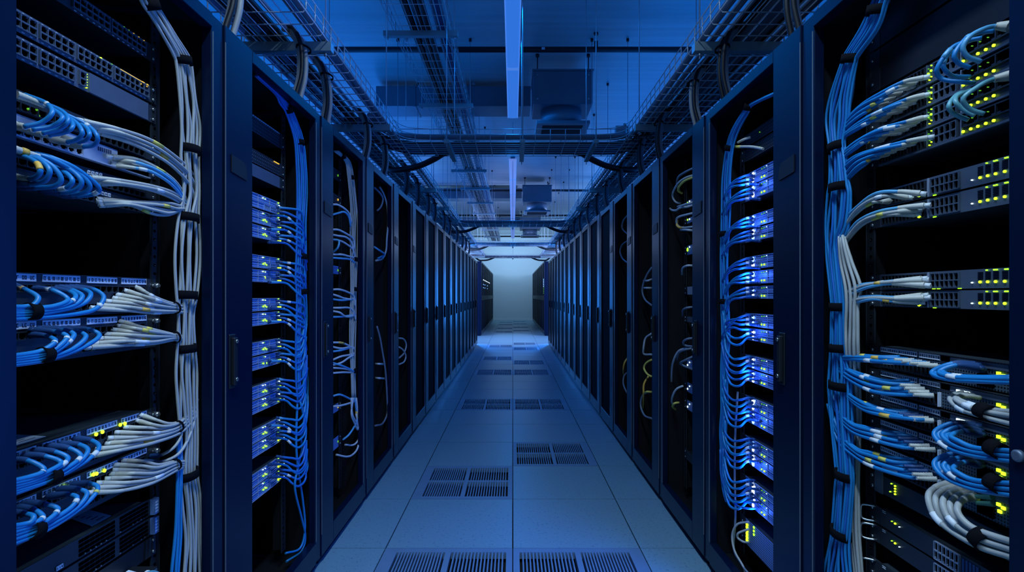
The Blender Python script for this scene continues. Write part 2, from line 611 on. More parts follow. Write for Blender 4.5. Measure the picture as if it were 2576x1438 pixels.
def label_strip(parent, s, ya, yb, z0, z1, d=0.001, n=10, mark=True):
    m = MB()
    m.box((sx(s, d - 0.001), ya, z0), (sx(s, d + 0.0008), yb, z1), 0)
    if mark:
        h = z1 - z0
        w = (yb - ya) / n
        for i in range(n):
            y = ya + (i + 0.2) * w
            for k in range(2):                      # small illegible printed figures
                yy = y + k * w * 0.32
                m.box((sx(s, d), yy, z0 + h * 0.25), (sx(s, d + 0.0012), yy + w * 0.07, z0 + h * 0.75), 1)
                if rnd.random() < 0.8:
                    m.box((sx(s, d), yy, z0 + h * 0.25), (sx(s, d + 0.0012), yy + w * 0.24, z0 + h * 0.36), 1)
                if rnd.random() < 0.7:
                    m.box((sx(s, d), yy, z0 + h * 0.64), (sx(s, d + 0.0012), yy + w * 0.24, z0 + h * 0.75), 1)
                if rnd.random() < 0.6:
                    m.box((sx(s, d), yy + w * 0.17, z0 + h * 0.25), (sx(s, d + 0.0012), yy + w * 0.24, z0 + h * 0.75), 1)
    return m.build('label_strip', ['label_white', 'ink'], parent)


GL = 1.356           # far end of the equipment in the two front cabinets
KL = GL / F          # metres per pixel there
zl = lambda py: EYE + (HY - py) * KL

# --- grey-bundle front cabinet: three black switches at the top
L = -1
spec = [('top black network switch in the grey-bundle front cabinet', 110, 154),
        ('black network switch with amber lights along its top edge', 214, 258),
        ('black network switch with a blank slate half beside its ports', 263, 308)]
for n, (lab, a, b) in enumerate(spec):
    t = unit('network_switch', lab, 'network switch', L, GL, zl(b), zl(a), 'slate_steel' if n else 'dark_steel', 'rail_black', group='switches at the top of the grey-bundle cabinet')
    z0, z1 = zl(b) + 0.009, zl(a) - 0.0075
    if n == 0:
        blocks = [(yat(180), yat(196) - 0.001), (yat(196), yat(280)), (yat(283), yat(372))]
        blocks = [(1.115, 1.215), (1.222, 1.335)]
    elif n == 1:
        blocks = [(0.99, 1.068), (1.075, 1.160), (1.167, 1.255), (1.262, 1.336)]
        blocks = [(yat(-20), yat(88)), (yat(97), yat(183)), (yat(192), yat(278)), (yat(285), yat(371))]
    else:
        blocks = [(yat(-20), yat(88)), (yat(97), yat(183))]
    for ya, yb in blocks:
        nc = max(4, round((yb - ya) / 0.0165))
        ports(t, L, ya, yb, z0, z1, nc, 2, 'slate_steel')
        mk = MB()
        for k in range(nc):
            y = ya + (k + 0.5) * (yb - ya) / nc
            mk.box((sx(L, 0), y - 0.003, z0 - 0.0055), (sx(L, 0.0006), y + 0.003, z0 - 0.004))
            mk.box((sx(L, 0), y - 0.002, z1 + 0.003), (sx(L, 0.0006), y + 0.002, z1 + 0.0042))
        mk.build('printed_marks', 'tape_white', t)
        MB().box((sx(L, 0), yb + 0.001, z0 - 0.003), (sx(L, 0.003), yb + 0.0025, z1 + 0.003)).build('divider', 'pale_steel', t)
    if n == 0:
        for px, m_ in ((310, 'led_dim'), (322, 'led_dim'), (334, 'led_amber'), (347, 'led_amber'), (360, 'led_amber')):
            led(t, L, yat(px), z1 + 0.003, 0.0012, m_)
    if n == 1:
        led(t, L, yat(252), z1 + 0.003, 0.0022, 'led_lime')
        led(t, L, yat(279), z1 + 0.003, 0.0016, 'led_dim')
        for k in range(18):
            led(t, L, yat(302 + k * 3.4), z1 + 0.003, 0.0011 if k < 16 else 0.002, 'led_amber')
        led(t, L, yat(369), z1 + 0.001, 0.0045, 'led_amber')
        led(t, L, yat(352), z1 - 0.004, 0.0022, 'led_amber')
    if n == 2:
        ports(t, L, yat(197), yat(212), z0, z1, 1, 2, 'slate_steel')
        for k in range(6):
            led(t, L, yat(216), z0 + (z1 - z0) * k / 5, 0.0013, 'led_lime')
        MB().box((sx(L, -0.001), yat(222), zl(b) + 0.002), (sx(L, 0.003), yat(370), zl(a) - 0.001)).build('blank_cover', 'slate_steel', t)


# --- cables -------------------------------------------------------------
DP = [0.012, 0.045, 0.065, 0.068, 0.060, 0.055, 0.055, 0.055]


def wpts(path):
    out = []
    for i, p in enumerate(path):
        d = p[2] if len(p) > 2 else DP[min(i, 7)]
        out.append(at(p[0], p[1], XM - d))
    return out


def cut(pts, a, b):
    n = len(pts)
    return pts[max(0, int(a * (n - 1))):max(2, int(b * (n - 1)) + 1)]


def boot_tube(m, pts, r, ribs=True, taper=True):
    P = spline(pts, 8) if len(pts) > 2 else [pts[0].lerp(pts[-1], k / 12) for k in range(13)]
    k = len(P)
    rr = []
    for i in range(k):
        t = i / (k - 1)
        base = r * (1.0 - 0.35 * t if taper else 1.0)
        rr.append(base * (0.9 if ribs and i % 2 else 1.05))
    m.tube(P, rr, 8)


def patch(label, group, path, r=0.0040, m='cable_blue', boot=None, boot_r=0.0068, plug=True, sleeves=(), cat='patch cable', name='patch_cable', boot_pts=None, world=None, sub=6):
    """one patch cable: the cord, its moulded boot at the start and its marker sleeves"""
    pts = world or wpts(path)
    P = spline(pts, sub)
    o = tag(MB().tube(P, r, 7).build(name, m), label, cat, group)
    if boot:
        q = MB()
        if boot_pts:
            bp = wpts(boot_pts)
        else:
            bp = P[:sub + 1]
        boot_tube(q, bp, boot_r)
        bo = q.build('connector_boot', boot, o)
        if plug:
            a = bp[0]
            dr = (bp[0] - bp[1]).normalized()
            MB().tube([a, a + dr * 0.012], 0.0058, 4, ref=(0, 0, 1)).build('plug', 'tape_white' if boot == 'boot_grey' else 'cable_navy', o)
    for (a, b, mm) in sleeves:
        seg = cut(P, a, b)
        if len(seg) > 1:
            MB().tube(seg, r * 1.14, 7).build('marker_sleeve', mm, o)
    return o


def lerp_path(A, B, t):
    out = []
    for i, (a, b) in enumerate(zip(A, B)):
        da = a[2] if len(a) > 2 else DP[i]
        db = b[2] if len(b) > 2 else DP[i]
        out.append((a[0] + (b[0] - a[0]) * t, a[1] + (b[1] - a[1]) * t, da + (db - da) * t))
    return out


def fan(n, A, B, where, group, m='cable_grey', r=0.0040, boot='boot_grey', sl=0.5, boot_r=0.0062, word='grey', mats=None, names=None, dj=0.006, boot_frac=True):
    for i in range(n):
        t = i / max(1, n - 1)
        p = lerp_path(A, B, t)
        dd = (0.0 if i % 2 else dj)
        p = [(x + rnd.uniform(-2, 2), y + rnd.uniform(-1.5, 1.5), max(0.008, d - dd * (0 < k < len(p)))) for k, (x, y, d) in enumerate(p)]
        if boot == 'boot_grey':
            p[0] = (p[0][0] + rnd.uniform(-8, 8), p[0][1], p[0][2])
        sle = []
        if rnd.random() < sl:
            a = rnd.uniform(0.24, 0.45)
            sle.append((a, a + 0.07, rnd.choice(['tape_amber', 'tape_white', 'tape_white', 'tape_yellow'])))
        mm = mats[i % len(mats)] if mats else m
        ww = names[i % len(names)] if names else word
        patch('%s cable, %s from the top of the fan at %s' % (ww, ORD[i], where), group, p, r, mm, boot, boot_r, sleeves=sle)


def strap_at(p, axis, ru, rw, h, label, group, wdir=(1, 0, 0), name='cable_strap', parent=None):
    """an elliptic band round a bundle: axis along the cables, half widths ru (across) and rw (towards the aisle)"""
    axis = Vector(axis).normalized()
    w = Vector(wdir)
    w = (w - axis * w.dot(axis)).normalized()
    u = axis.cross(w)
    m = MB()
    n = 20
    for k in (-0.5, 0.5):
        for sc in (1.0, 0.86):
            for j in range(n):
                a = 2 * PI * j / n
                m.v.append(tuple(Vector(p) + axis * h * k + u * ru * sc * math.cos(a) + w * rw * sc * math.sin(a)))
    for j in range(n):
        q = (j + 1) % n
        m.face((j, q, 2 * n + q, 2 * n + j), 0, True)
        m.face((n + q, n + j, 3 * n + j, 3 * n + q), 0, True)
        m.face((j, n + j, n + q, q))
        m.face((2 * n + q, 3 * n + q, 3 * n + j, 2 * n + j))
    o = m.build(name, 'velcro', parent)
    if parent is None:
        tag(o, label, 'cable strap', group)
    return o


def bundle(label, xs, n, straps, mats, r=0.0042, a=0.87, back=True, loc_y=0, wob=0.16, strap_h=0.022, group='tall tied cable bundles', back_mat=None, strap_name='strap'):
    """a tall tied bundle: xs = [(py, px0, px1)], cables and straps are its parts"""
    s = -1 if xs[0][1] < CX else 1
    p0 = at((xs[-1][1] + xs[-1][2]) / 2, xs[-1][0], a)
    t = thing('cable_bundle', label, 'cable bundle', p0, group)
    for layer in range(2 if back else 1):
        N = n if layer == 0 else n - 1
        for j in range(N):
            f = (j + 0.5) / n if layer == 0 else (j + 1.0) / n
            ph = rnd.uniform(0, 6.28)
            am = rnd.uniform(0.3, 1.0) * wob / 1.0
            pts = []
            for k, (py, x0, x1, *da) in enumerate(xs):
                tight = any(abs(py - q) < 16 for q in straps)
                ff = f + (0 if tight else am * math.sin(ph + k * 1.7) * 0.55)
                ff = min(0.97, max(0.03, ff))
                px = x0 + (x1 - x0) * ff
                bulge = 0.0075 * math.sin(PI * ff)
                pts.append(at(px, py, a + (da[0] if da else 0) + layer * 0.010 - bulge + (0.003 if j % 2 else 0)))
            mm = mats[j % len(mats)] if isinstance(mats, list) else mats
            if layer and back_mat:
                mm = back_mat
            MB().tube(spline(pts, 5), r, 7).build('cable', mm, t)
    for q in straps:
        lo = max([x for x in xs if x[0] <= q] or [xs[0]], key=lambda x: x[0])
        hi = min([x for x in xs if x[0] >= q] or [xs[-1]], key=lambda x: x[0])
        f = 0 if hi[0] == lo[0] else (q - lo[0]) / (hi[0] - lo[0])
        x0, x1 = lo[1] + (hi[1] - lo[1]) * f, lo[2] + (hi[2] - lo[2]) * f
        pc = at((x0 + x1) / 2, q, a - 0.001)
        ax = at((hi[1] + hi[2]) / 2, hi[0], a) - at((lo[1] + lo[2]) / 2, lo[0], a)
        if ax.length < 1e-6:
            ax = Vector((0, 0, 1))
        ax = (ax.normalized() + Vector((0, 0, -1.0))).normalized()
        ru = abs(x1 - x0) / 2 * pc.y / F * 1.06 + 0.0035
        strap_at(pc, ax, ru, 0.0215, strap_h, '', None, name=strap_name, parent=t)
    return t


bundle('tall strapped bundle of grey cables in the nearest cabinet opposite the blue bundle',
       [(-25, 340, 380), (10, 356, 396), (40, 377, 417), (90, 404, 447), (140, 434, 477), (165, 441, 485), (250, 447, 500), (320, 449, 508), (370, 452, 505),
        (400, 454, 504), (480, 455, 510), (545, 445, 504), (640, 438, 506), (735, 439, 501), (790, 441, 494), (873, 442, 494), (940, 441, 497),
        (1000, 442, 499), (1100, 446, 502), (1190, 449, 500), (1270, 457, 510), (1355, 464, 508), (1438, 457, 513), (1480, 456, 514)],
       7, [12, 152, 376, 547, 742, 876, 1000, 1192, 1355], 'cable_grey', r=0.0039, back=False, wob=0.2)
bundle('slim strapped run of blue cables low beside the grey bundle',
       [(1100, 446, 458), (1200, 444, 459), (1290, 441, 456), (1350, 437, 458), (1438, 428, 454), (1480, 426, 452)], 3, [1350], 'cable_blue', r=0.0040, back=False, a=0.872)
bundle('tall strapped bundle of blue cables in the nearest cabinet opposite the grey bundle',
       [(-25, 2203, 2252), (0, 2194, 2240), (70, 2164, 2214), (135, 2124, 2167), (160, 2114, 2157), (240, 2086, 2147), (300, 2076, 2137), (360, 2082, 2128), (400, 2083, 2136),
        (460, 2083, 2140), (490, 2079, 2142), (560, 2071, 2140), (606, 2074, 2126), (650, 2078, 2122), (760, 2089, 2130), (800, 2087, 2132), (870, 2087, 2134), (930, 2084, 2142),
        (975, 2080, 2146), (1060, 2085, 2150), (1190, 2100, 2150), (1220, 2099, 2148), (1335, 2089, 2142), (1380, 2080, 2142), (1438, 2069, 2146), (1480, 2062, 2150)],
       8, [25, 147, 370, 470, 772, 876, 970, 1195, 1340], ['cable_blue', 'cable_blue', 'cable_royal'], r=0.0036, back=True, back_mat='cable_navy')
bundle('strapped grey cables that run down inside the tall blue bundle',
       [(560, 2116, 2124, 0.045), (580, 2110, 2124, 0.02), (606, 2109, 2129), (660, 2112, 2150), (720, 2120, 2168), (768, 2124, 2162), (820, 2124, 2166), (880, 2126, 2164), (975, 2134, 2164, 0.02), (1060, 2138, 2168, 0.028), (1195, 2140, 2164, 0.028),
        (1335, 2138, 2164, 0.028), (1438, 2146, 2170, 0.028), (1480, 2148, 2172, 0.028)], 4, [606], 'cable_grey', r=0.0042, a=0.866, back=False)

GP1 = 'patch cables in the grey-bundle cabinet'
PAN = {'E': 'bright-faced patch panel', 'F': 'panel below the bright-faced one', 'G': 'upper label-strip panel', 'H': 'lower label-strip panel',
       'J': 'panel under the paper-topped lid', 'K': 'lowest lit patch panel'}


def panel(key, a, b, s=L, yend=GL, strips=None, label=None, face='dark_steel', name='patch_bay', group='patch panels in the front cabinets', lid='lid_steel', depth=0.4, strip_h=(2, 16), portrow=True, zf=zl, kf=KL):
    t = unit(name, label, 'patch panel', s, yend, zf(b), zf(a), face, lid, depth, group=group)
    if strips:
        zt = zf(a)
        z1, z0 = zt - strip_h[0] * kf, zt - strip_h[1] * kf
        for ya, yb in strips:
            label_strip(t, s, ya, yb, z0, z1, 0.001, 9)
        MB().box((sx(s, -0.001), yend - 0.46, zt - 0.0015), (sx(s, 0.006), yend - 0.02, zt - 0.0002)).build('top_lip', 'dark_steel', t)
    return t


# upper field: three low panels with bright face and connectors
t = panel('E', 362, 404, label='dark patch panel with green lights above the bright-faced panel')
for px, py in ((68, 274), (90, 276), (94, 291)):
    led(t, L, yat(px), zat(py, yat(px)), 0.0022, 'led_dim', 0.003)
ports(t, L, 0.92, 1.33, zl(401), zl(386), 22, 1, 'dark_steel', sub=False)
t = panel('E2', 407, 449, label='bright-faced patch panel with grey boots in the grey-bundle front cabinet', face='pale_steel')
ports(t, L, 0.90, yat(205), zl(448), zl(431), 12, 1, 'pale_steel', sub=False)
mk = MB()
for k in range(7):
    y = yat(246) + k * 0.006
    mk.box((sx(L, 0), y, zat(378 + k * 1.5, y)), (sx(L, 0.001), y + 0.003, zat(368 + k * 1.5, y)))
mk.build('printed_marks', 'ink', t)
MB().box((sx(L, 0), 0.90, zl(453)), (sx(L, 0.012), 1.34, zl(450))).build('cable_shelf', 'pale_steel', t)
MB().box((sx(L, -0.002), yat(296), zl(448)), (sx(L, 0.002), yat(372), zl(408))).build('socket_bank', 'hole_black', t)
t = panel('F', 468, 503, strips=None, label='dark patch panel with four small tags below the bright-faced panel')
for k in range(4):
    y = yat(219 + k * 10)
    label_strip(t, L, y, y + 0.0075, zat(432 + k * 2.2, y) - 0.004, zat(432 + k * 2.2, y) + 0.004, 0.001, 2)
ports(t, L, 0.90, 1.33, zl(502), zl(489), 24, 1, 'dark_steel', sub=False)
t = panel('F2', 506, 541, strips=None, label='dark patch panel over the wide empty bay of the grey-bundle cabinet', depth=0.5)
for k in range(4):
    y = yat(244 + k * 9)
    label_strip(t, L, y, y + 0.0070, zat(483 + k * 2.2, y) - 0.004, zat(483 + k * 2.2, y) + 0.004, 0.001, 2)
ports(t, L, 0.90, 1.33, zl(540), zl(527), 24, 1, 'dark_steel', sub=False)
ST = [(0.88, yat(89)), (yat(105), yat(200)), (yat(217), yat(293)), (yat(304), yat(367))]
for key, a, b, lab in (('G', 700, 786, 'upper of the two label-strip patch panels with curled blue cables below the empty bay'),
                       ('H', 789, 874, 'lower of the two label-strip patch panels with curled blue cables'),
                       ('J', 1026, 1112, 'patch panel whose lid carries a paper sheet, grey-bundle cabinet'),
                       ('K', 1118, 1205, 'lowest green-lit patch panel, above the grilled servers')):
    t = panel(key, a, b, strips=ST, label=lab, depth=0.42)
    ports(t, L, 0.90, 1.33, zl(a + 36), zl(a + 22), 24, 1, 'dark_steel', sub=False)
    ports(t, L, 0.90, 1.33, zl(a + 74), zl(a + 60), 24, 1, 'dark_steel', sub=False)
    q = MB()
    yb = GL + 0.012
    q.tube([(sx(L, 0.001), yb, zl(a + 18)), (sx(L, 0.012), yb, zl(a + 18)), (sx(L, 0.016), yb, zl(a + 18))], [0.0075, 0.007, 0.004], 12)
    q.build('thumb_screw', 'screw_steel', t)
    if key in 'JK':
        pos = [(236, 1092), (252, 1086), (297, 1068), (309, 1065)] if key == 'J' else [(155, 1225), (173, 1222), (229, 1193), (237, 1191), (257, 1183), (246, 1224)]
        for px, py in pos:
            led(t, L, yat(px), zat(py, yat(px)), 0.0042, 'led_lime', 0.006)
    if key == 'J':
        z = zl(a) - 0.0006
        out = [(sx(L, -0.028), yat(66), z), (sx(L, -0.028), yat(150), z), (sx(L, -0.13), yat(150) + 0.02, z), (sx(L, -0.13), yat(66) + 0.02, z)]
        m = MB()
        m.prism(out, (0, 0, 0.0008), 0)
        for k in range(7):
            x = sx(L, -0.04 - k * 0.012)
            m.box((x, yat(66) + 0.03, z + 0.0006), (x - 0.003, yat(150) - 0.01 - 0.01 * (k % 3), z + 0.0011), 1)
        tag(m.build('paper_sheet', ['paper', 'ink']), 'printed paper sheet lying on the lid of a lit patch panel', 'paper')

# blue jumper loops on the bright-faced panel
E = [((62, 238), (117, 260), (131.6, 284), (105, 308), (60, 319)), ((80, 250), (136, 277), (157.6, 297), (130, 318), (81, 326)),
     ((96, 254), (155, 279), (172, 303), (148, 325), (106, 335)), ((120, 268), (174, 300), (182, 320), (160, 334), (122, 340)),
     ((130, 275), (186, 304), (207, 332), (195, 350), (168, 358)), ((150, 284), (212, 317), (225, 338), (216, 352), (197, 358)),
     ((125, 270), (215, 312), (245, 344), (236, 365), (208, 369))]
for i, e in enumerate(E):
    d = [0.015, 0.055, 0.080, 0.065, 0.045]
    p = [(x, y, dd) for (x, y), dd in zip(e, d)]
    bp = [(e[4][0] - 36, e[4][1] - 9, 0.012), (e[4][0] - 16, e[4][1] - 3, 0.03), (e[4][0] + 3, e[4][1], 0.046)]
    patch('blue jumper loop, %s from the camera, on the bright-faced patch panel' % ORD[i], GP1, p, 0.0043, 'cable_blue', 'boot_grey', 0.0085, boot_pts=bp,
          sleeves=[(0.28, 0.33, 'tape_white')] if i in (0, 6) else [])
m = MB()
boot_tube(m, wpts([(40, 237, 0.03), (75, 250, 0.035), (110, 266, 0.04)]), 0.0075)
tag(m.build('cable_boot', 'boot_grey'), 'pale ribbed cable boot above the jumper loops of the bright-faced panel', 'cable boot')
Fl = [((40, 388), (72, 398), (93, 410), (101, 430), (93, 444), (74, 450)), ((36, 389), (86, 397), (113, 412), (125, 432), (112, 455), (74, 464)),
      ((60, 384), (95, 396), (132, 418), (154, 450), (136, 468), (86, 473)), ((110, 405), (151, 427), (172, 440), (182, 456), (168, 472), (140, 477)),
      ((92, 394), (140, 408), (186, 434), (205, 458), (190, 478), (150, 485)), ((70, 384), (120, 396), (196, 435), (226, 466), (213, 484), (178, 490)),
      ((90, 385), (135, 398), (193, 425), (248, 470), (236, 488), (193, 494))]
for i, e in enumerate(Fl):
    d = [0.03, 0.055, 0.075, 0.085, 0.070, 0.035]
    p = [(x, y, dd) for (x, y), dd in zip(e, d)]
    sl = {0: [(0.40, 0.58, 'tape_amber')], 3: [(0.82, 0.95, 'tape_white')], 6: [(0.72, 0.80, 'tape_white')]}.get(i, [])
    bp = [(e[5][0] - 34, e[5][1] - 4, 0.01), (e[5][0] - 15, e[5][1] - 1, 0.025), (e[5][0] + 3, e[5][1], 0.036)]
    patch('blue looped cable, %s from the camera, on the panel below the bright-faced one' % ORD[i], GP1, p, 0.0046, 'cable_blue',
          'boot_grey' if i == 0 else 'cable_navy', 0.0078, boot_pts=bp, sleeves=sl)
m = MB()
boot_tube(m, wpts([(34, 374, 0.04), (66, 384, 0.045), (98, 393, 0.05)]), 0.0075)
bo = tag(m.build('cable_boot', 'boot_grey'), 'pale cable boot with an amber tag over the looped cables', 'cable boot')
MB().tube(wpts([(53, 380, 0.042), (60, 382, 0.044), (68, 385, 0.045)]), 0.0082, 8).build('tag', 'tape_amber', bo)

G = [((30, 716), (66, 729), (95, 747), (86, 765), (60, 771), (24, 772)), ((95, 726), (134, 730), (171, 753), (138, 769), (87, 775), (24, 778)),
     ((140, 728), (178, 734), (190, 748), (160, 767), (90, 779), (24, 783)), ((150, 724), (184, 730), (207, 746), (178, 770), (90, 784), (24, 788)),
     ((165, 723), (214, 729), (228, 743), (201, 767), (110, 788), (24, 794)), ((190, 722), (237, 728), (261, 749), (231, 781), (130, 796), (24, 803))]
Hh = [((85, 842), (117, 845), (139, 857), (120, 874), (90, 886), (24, 896)), ((90, 830), (140, 834), (169, 848), (135, 880), (100, 891), (24, 902)),
      ((110, 826), (160, 829), (186, 844), (145, 880), (100, 896), (24, 907)), ((135, 826), (190, 832), (216, 847), (180, 878), (105, 902), (24, 913)),
      ((170, 826), (222, 828), (250, 845), (200, 877), (115, 905), (24, 919))]
Jj = [((30, 1158), (70, 1158), (108, 1176), (103, 1189), (70, 1200), (24, 1211)), ((70, 1146), (115, 1147), (154, 1163), (125, 1183), (80, 1203), (24, 1218)),
      ((95, 1133), (140, 1136), (171, 1153), (140, 1180), (90, 1206), (24, 1225)), ((130, 1122), (175, 1127), (203, 1147), (173, 1173), (110, 1204), (24, 1232)),
      ((158, 1117), (200, 1118), (221, 1135), (186, 1173), (120, 1209), (24, 1238)), ((196, 1104), (232, 1108), (249, 1126), (216, 1159), (135, 1204), (24, 1245))]
Kk = [((30, 1290), (62, 1291), (84, 1298), (78, 1312), (60, 1318), (24, 1324)), ((50, 1277), (85, 1281), (108, 1299), (94, 1311), (70, 1320), (24, 1332)),
      ((70, 1265), (115, 1268), (146, 1281), (115, 1311), (80, 1324), (24, 1341)), ((130, 1247), (170, 1243), (194, 1252), (172, 1281), (100, 1322), (24, 1350)),
      ((155, 1230), (195, 1229), (219, 1243), (186, 1282), (105, 1330), (24, 1360)), ((185, 1218), (225, 1215), (246, 1229), (213, 1269), (125, 1328), (24, 1371))]
for key, lst in (('G', G), ('H', Hh), ('J', Jj), ('K', Kk)):
    for i, e in enumerate(lst):
        d = [0.018, 0.055, 0.078, 0.080, 0.076, 0.074]
        p = [(x, y, dd) for (x, y), dd in zip(e, d)]
        sl = []
        if key == 'G' and i in (0, 1):
            sl = [(0.10, 0.19, 'tape_amber' if i == 0 else 'tape_white')]
        elif rnd.random() < 0.75:
            a = rnd.uniform(0.40, 0.52)
            sl = [(a, a + 0.05, rnd.choice(['tape_white', 'tape_white', 'tape_yellow']))]
        patch('blue curled cable, %s from the camera, on the %s' % (ORD[i], PAN[key]), GP1, p, 0.0045,
              'cable_blue', 'cable_navy', 0.0080 if key in 'JK' else 0.0068, sleeves=sl)
for (px, py, hw, lab) in ((80, 783, 22, 'upper label-strip panel'), (113, 892, 20, 'lower label-strip panel'), (131, 1199, 20, 'panel under the paper-topped lid'),
                          (89, 1333, 22, 'lowest lit patch panel')):
    p = at(px, py, XM - 0.076)
    sl_ = {783: 0.10, 892: -0.16, 1199: -0.42, 1333: -0.5}[py]
    strap_at(p, (0, 1, -sl_ if False else 0.25 * (742 - py) / 400), hw * p.y / F, 0.014, 0.020,
             'black strap round the blue cables gathered at the %s' % lab, 'black straps round cable groups')

# grey fans that join the bundle
W1 = 'the %s'
fan(4, [(217, 305), (300, 325), (384, 355), (451, 401), (484, 440), (505, 490)], [(260, 336), (334, 360), (410, 402), (455, 440), (480, 475), (492, 520)],
    W1 % PAN['E'], GP1, sl=0.4)
fan(4, [(292, 395), (345, 402), (400, 424), (440, 455), (462, 490), (476, 530)], [(290, 418), (340, 424), (384, 432), (430, 462), (455, 495), (468, 530)],
    'the black bank beside bright face', GP1, mats=['cable_grey', 'cable_sky'], names=['grey', 'blue-tipped'], sl=0.6)
fan(3, [(236, 447), (300, 454), (384, 468), (440, 485), (464, 505), (482, 538)], [(250, 462), (310, 466), (380, 478), (430, 496), (458, 515), (476, 540)],
    W1 % PAN['F'], GP1, sl=0.8)
fan(5, [(258, 502), (330, 506), (417, 511), (450, 517), (470, 525), (488, 542)], [(270, 516), (325, 516), (384, 536), (420, 541), (455, 530), (480, 538)],
    'the panel over the empty bay', GP1, sl=0.8)
fan(7, [(342, 726), (365, 735), (390, 747), (436, 764), (464, 764), (484, 742)], [(242, 776), (320, 780), (384, 788), (438, 785), (470, 784), (492, 752)], W1 % PAN['G'], GP1, sl=0.9)
fan(7, [(318, 812), (350, 819), (390, 830), (438, 842), (468, 850), (486, 882)], [(232, 872), (310, 867), (384, 864), (442, 853), (458, 862), (466, 884)], W1 % PAN['H'], GP1, sl=0.9)
fan(8, [(365, 1047), (395, 1055), (422, 1066), (448, 1062), (472, 1038), (486, 1004)], [(240, 1143), (305, 1131), (390, 1112), (456, 1084), (486, 1048), (496, 1004)], W1 % PAN['J'], GP1, sl=0.3)
fan(8, [(320, 1158), (360, 1160), (400, 1168), (442, 1160), (474, 1164), (492, 1198)], [(240, 1238), (310, 1232), (384, 1214), (446, 1180), (462, 1176), (464, 1200)], W1 % PAN['K'], GP1, sl=0.4)
for i, q in enumerate([[(372, 1160), (410, 1160), (450, 1140), (475, 1100), (490, 1050), (492, 1010)], [(385, 1146), (410, 1142), (440, 1122), (456, 1092), (452, 1060), (450, 1040)]]):
    patch('grey cable sweeping up from the lowest lit panel, %s one' % ('longer' if i == 0 else 'shorter'), GP1, q, 0.0040, 'cable_grey', 'cable_navy', 0.006)
for (px, py, lab) in ((441, 774, 'upper label-strip panel'), (441, 848, 'lower label-strip panel'), (449, 1072, 'panel under the paper-topped lid'), (443, 1168, 'lowest lit patch panel')):
    p = at(px, py, XM - 0.066)
    strap_at(p, (0, 1, 0.2), 0.016, 0.014, 0.006, 'thin black tie round the grey fan of the %s' % lab, 'thin black ties round the grey fans')

# grilled servers at the bottom of the grey-bundle cabinet
for i, (a, b, lab) in enumerate(((1252, 1297, 'upper grilled server low in the grey-bundle cabinet, paper label on top'), (1300, 1346, 'lower grilled server low in the grey-bundle cabinet'))):
    t = unit('rack_server', lab, 'server', L, GL, zl(b), zl(a), 'dark_steel', 'lid_steel', 0.6, group='grilled servers in the grey-bundle cabinet')
    for (ya, yb) in ((0.905, 1.005), (yat(197), yat(289)), (yat(300), yat(372))):
        m = MB()
        nc, nr = 7, 4
        z0, z1 = zl(b) + 0.004, zl(a) - 0.004
        cw, ch = (yb - ya) / nc, (z1 - z0) / nr
        for c in range(nc):
            for r_ in range(nr):
                m.box((sx(L, -0.001), ya + c * cw + 0.001, z0 + r_ * ch + 0.001), (sx(L, 0.0012), ya + (c + 1) * cw - 0.001, z0 + (r_ + 1) * ch - 0.0016), 0)
        for c in range(nc):
            if rnd.random() < 0.5:
                m.box((sx(L, 0), ya + c * cw, z0), (sx(L, 0.002), ya + c * cw + 0.003, z0 + 0.003), 1)
        m.build('drive_bay', ['hole_black', 'screw_steel'], t)
    m = MB()
    y = GL - 0.002
    m.box((sx(L, 0), y, zl(b) + 0.003), (sx(L, 0.012), y + 0.018, zl(a) - 0.003), 0)
    for k in range(4):
        z = zl(b) + 0.008 + k * 0.008
        m.box((sx(L, 0.011), y + 0.004, z), (sx(L, 0.0125), y + 0.014, z + 0.004), 1)
    m.build('release_latch', ['server_face', 'label_white'], t)
    if i == 0:
        z = zl(a) - 0.001
        m = MB()
        m.prism([(sx(L, -0.02), yat(252), z), (sx(L, -0.02), yat(300), z), (sx(L, -0.16), yat(300) + 0.06, z), (sx(L, -0.16), yat(252) + 0.07, z)], (0, 0, 0.0008))
        for k in range(8):
            x = sx(L, -0.03 - k * 0.015)
            m.box((x, yat(252) + 0.03 + k * 0.004, z + 0.0006), (x - 0.004, yat(300) - 0.005, z + 0.0011), 1)
        m.build('printed_label', ['paper', 'ink'], t)
t = unit('storage_server', 'dark server with a small white tag below the grilled servers', 'server', L, GL, zl(1400), zl(1350), 'rail_black', 'rail_black', 0.6)
label_strip(t, L, yat(139), yat(156), zat(1432, yat(146)), zat(1422, yat(146)), 0.002, 3)
# the small lit box with a paper on it
t = thing('network_module', 'small lit box with paper on top at the foot of the grey-bundle cabinet', 'network module', (-0.88, 1.22, zl(1470)))
ya, yb = yat(305, 0.87), yat(395, 0.87)
zt = zl(1392)
m = MB()
m.box((-0.87, ya, zt - 0.09), (-0.93, yb, zt))
m.build('case', 'rail_black', t)
m = MB()
m.box((-0.868, ya + 0.002, zt - 0.088), (-0.870, yb - 0.002, zt - 0.004))
m.build('faceplate', 'fine_mesh', t)
m = MB()
m.prism([(-0.872, ya - 0.02, zt + 0.0005), (-0.872, yb - 0.04, zt + 0.0005), (-0.925, yb - 0.02, zt + 0.0005), (-0.925, ya + 0.01, zt + 0.0005)], (0, 0, 0.0012))
for k in range(3):
    m.box((-0.885 - k * 0.012, ya + 0.01 + k * 0.01, zt + 0.0014), (-0.888 - k * 0.012, yb - 0.07, zt + 0.0021), 1)
m.build('paper_label', ['label_white', 'ink'], t)
for c, px in enumerate((345, 366, 378)):
    for k in range(9):
        y = F * 0.868 / (CX - px)
        led_m = 'led_lime' if c == 2 else 'led_dim'
        q = MB()
        q.box((-0.868, y - 0.004, zt - 0.010 - k * 0.007), (-0.8672, y + 0.004, zt - 0.014 - k * 0.007))
        q.build('indicator_light', led_m, t)
q = MB()
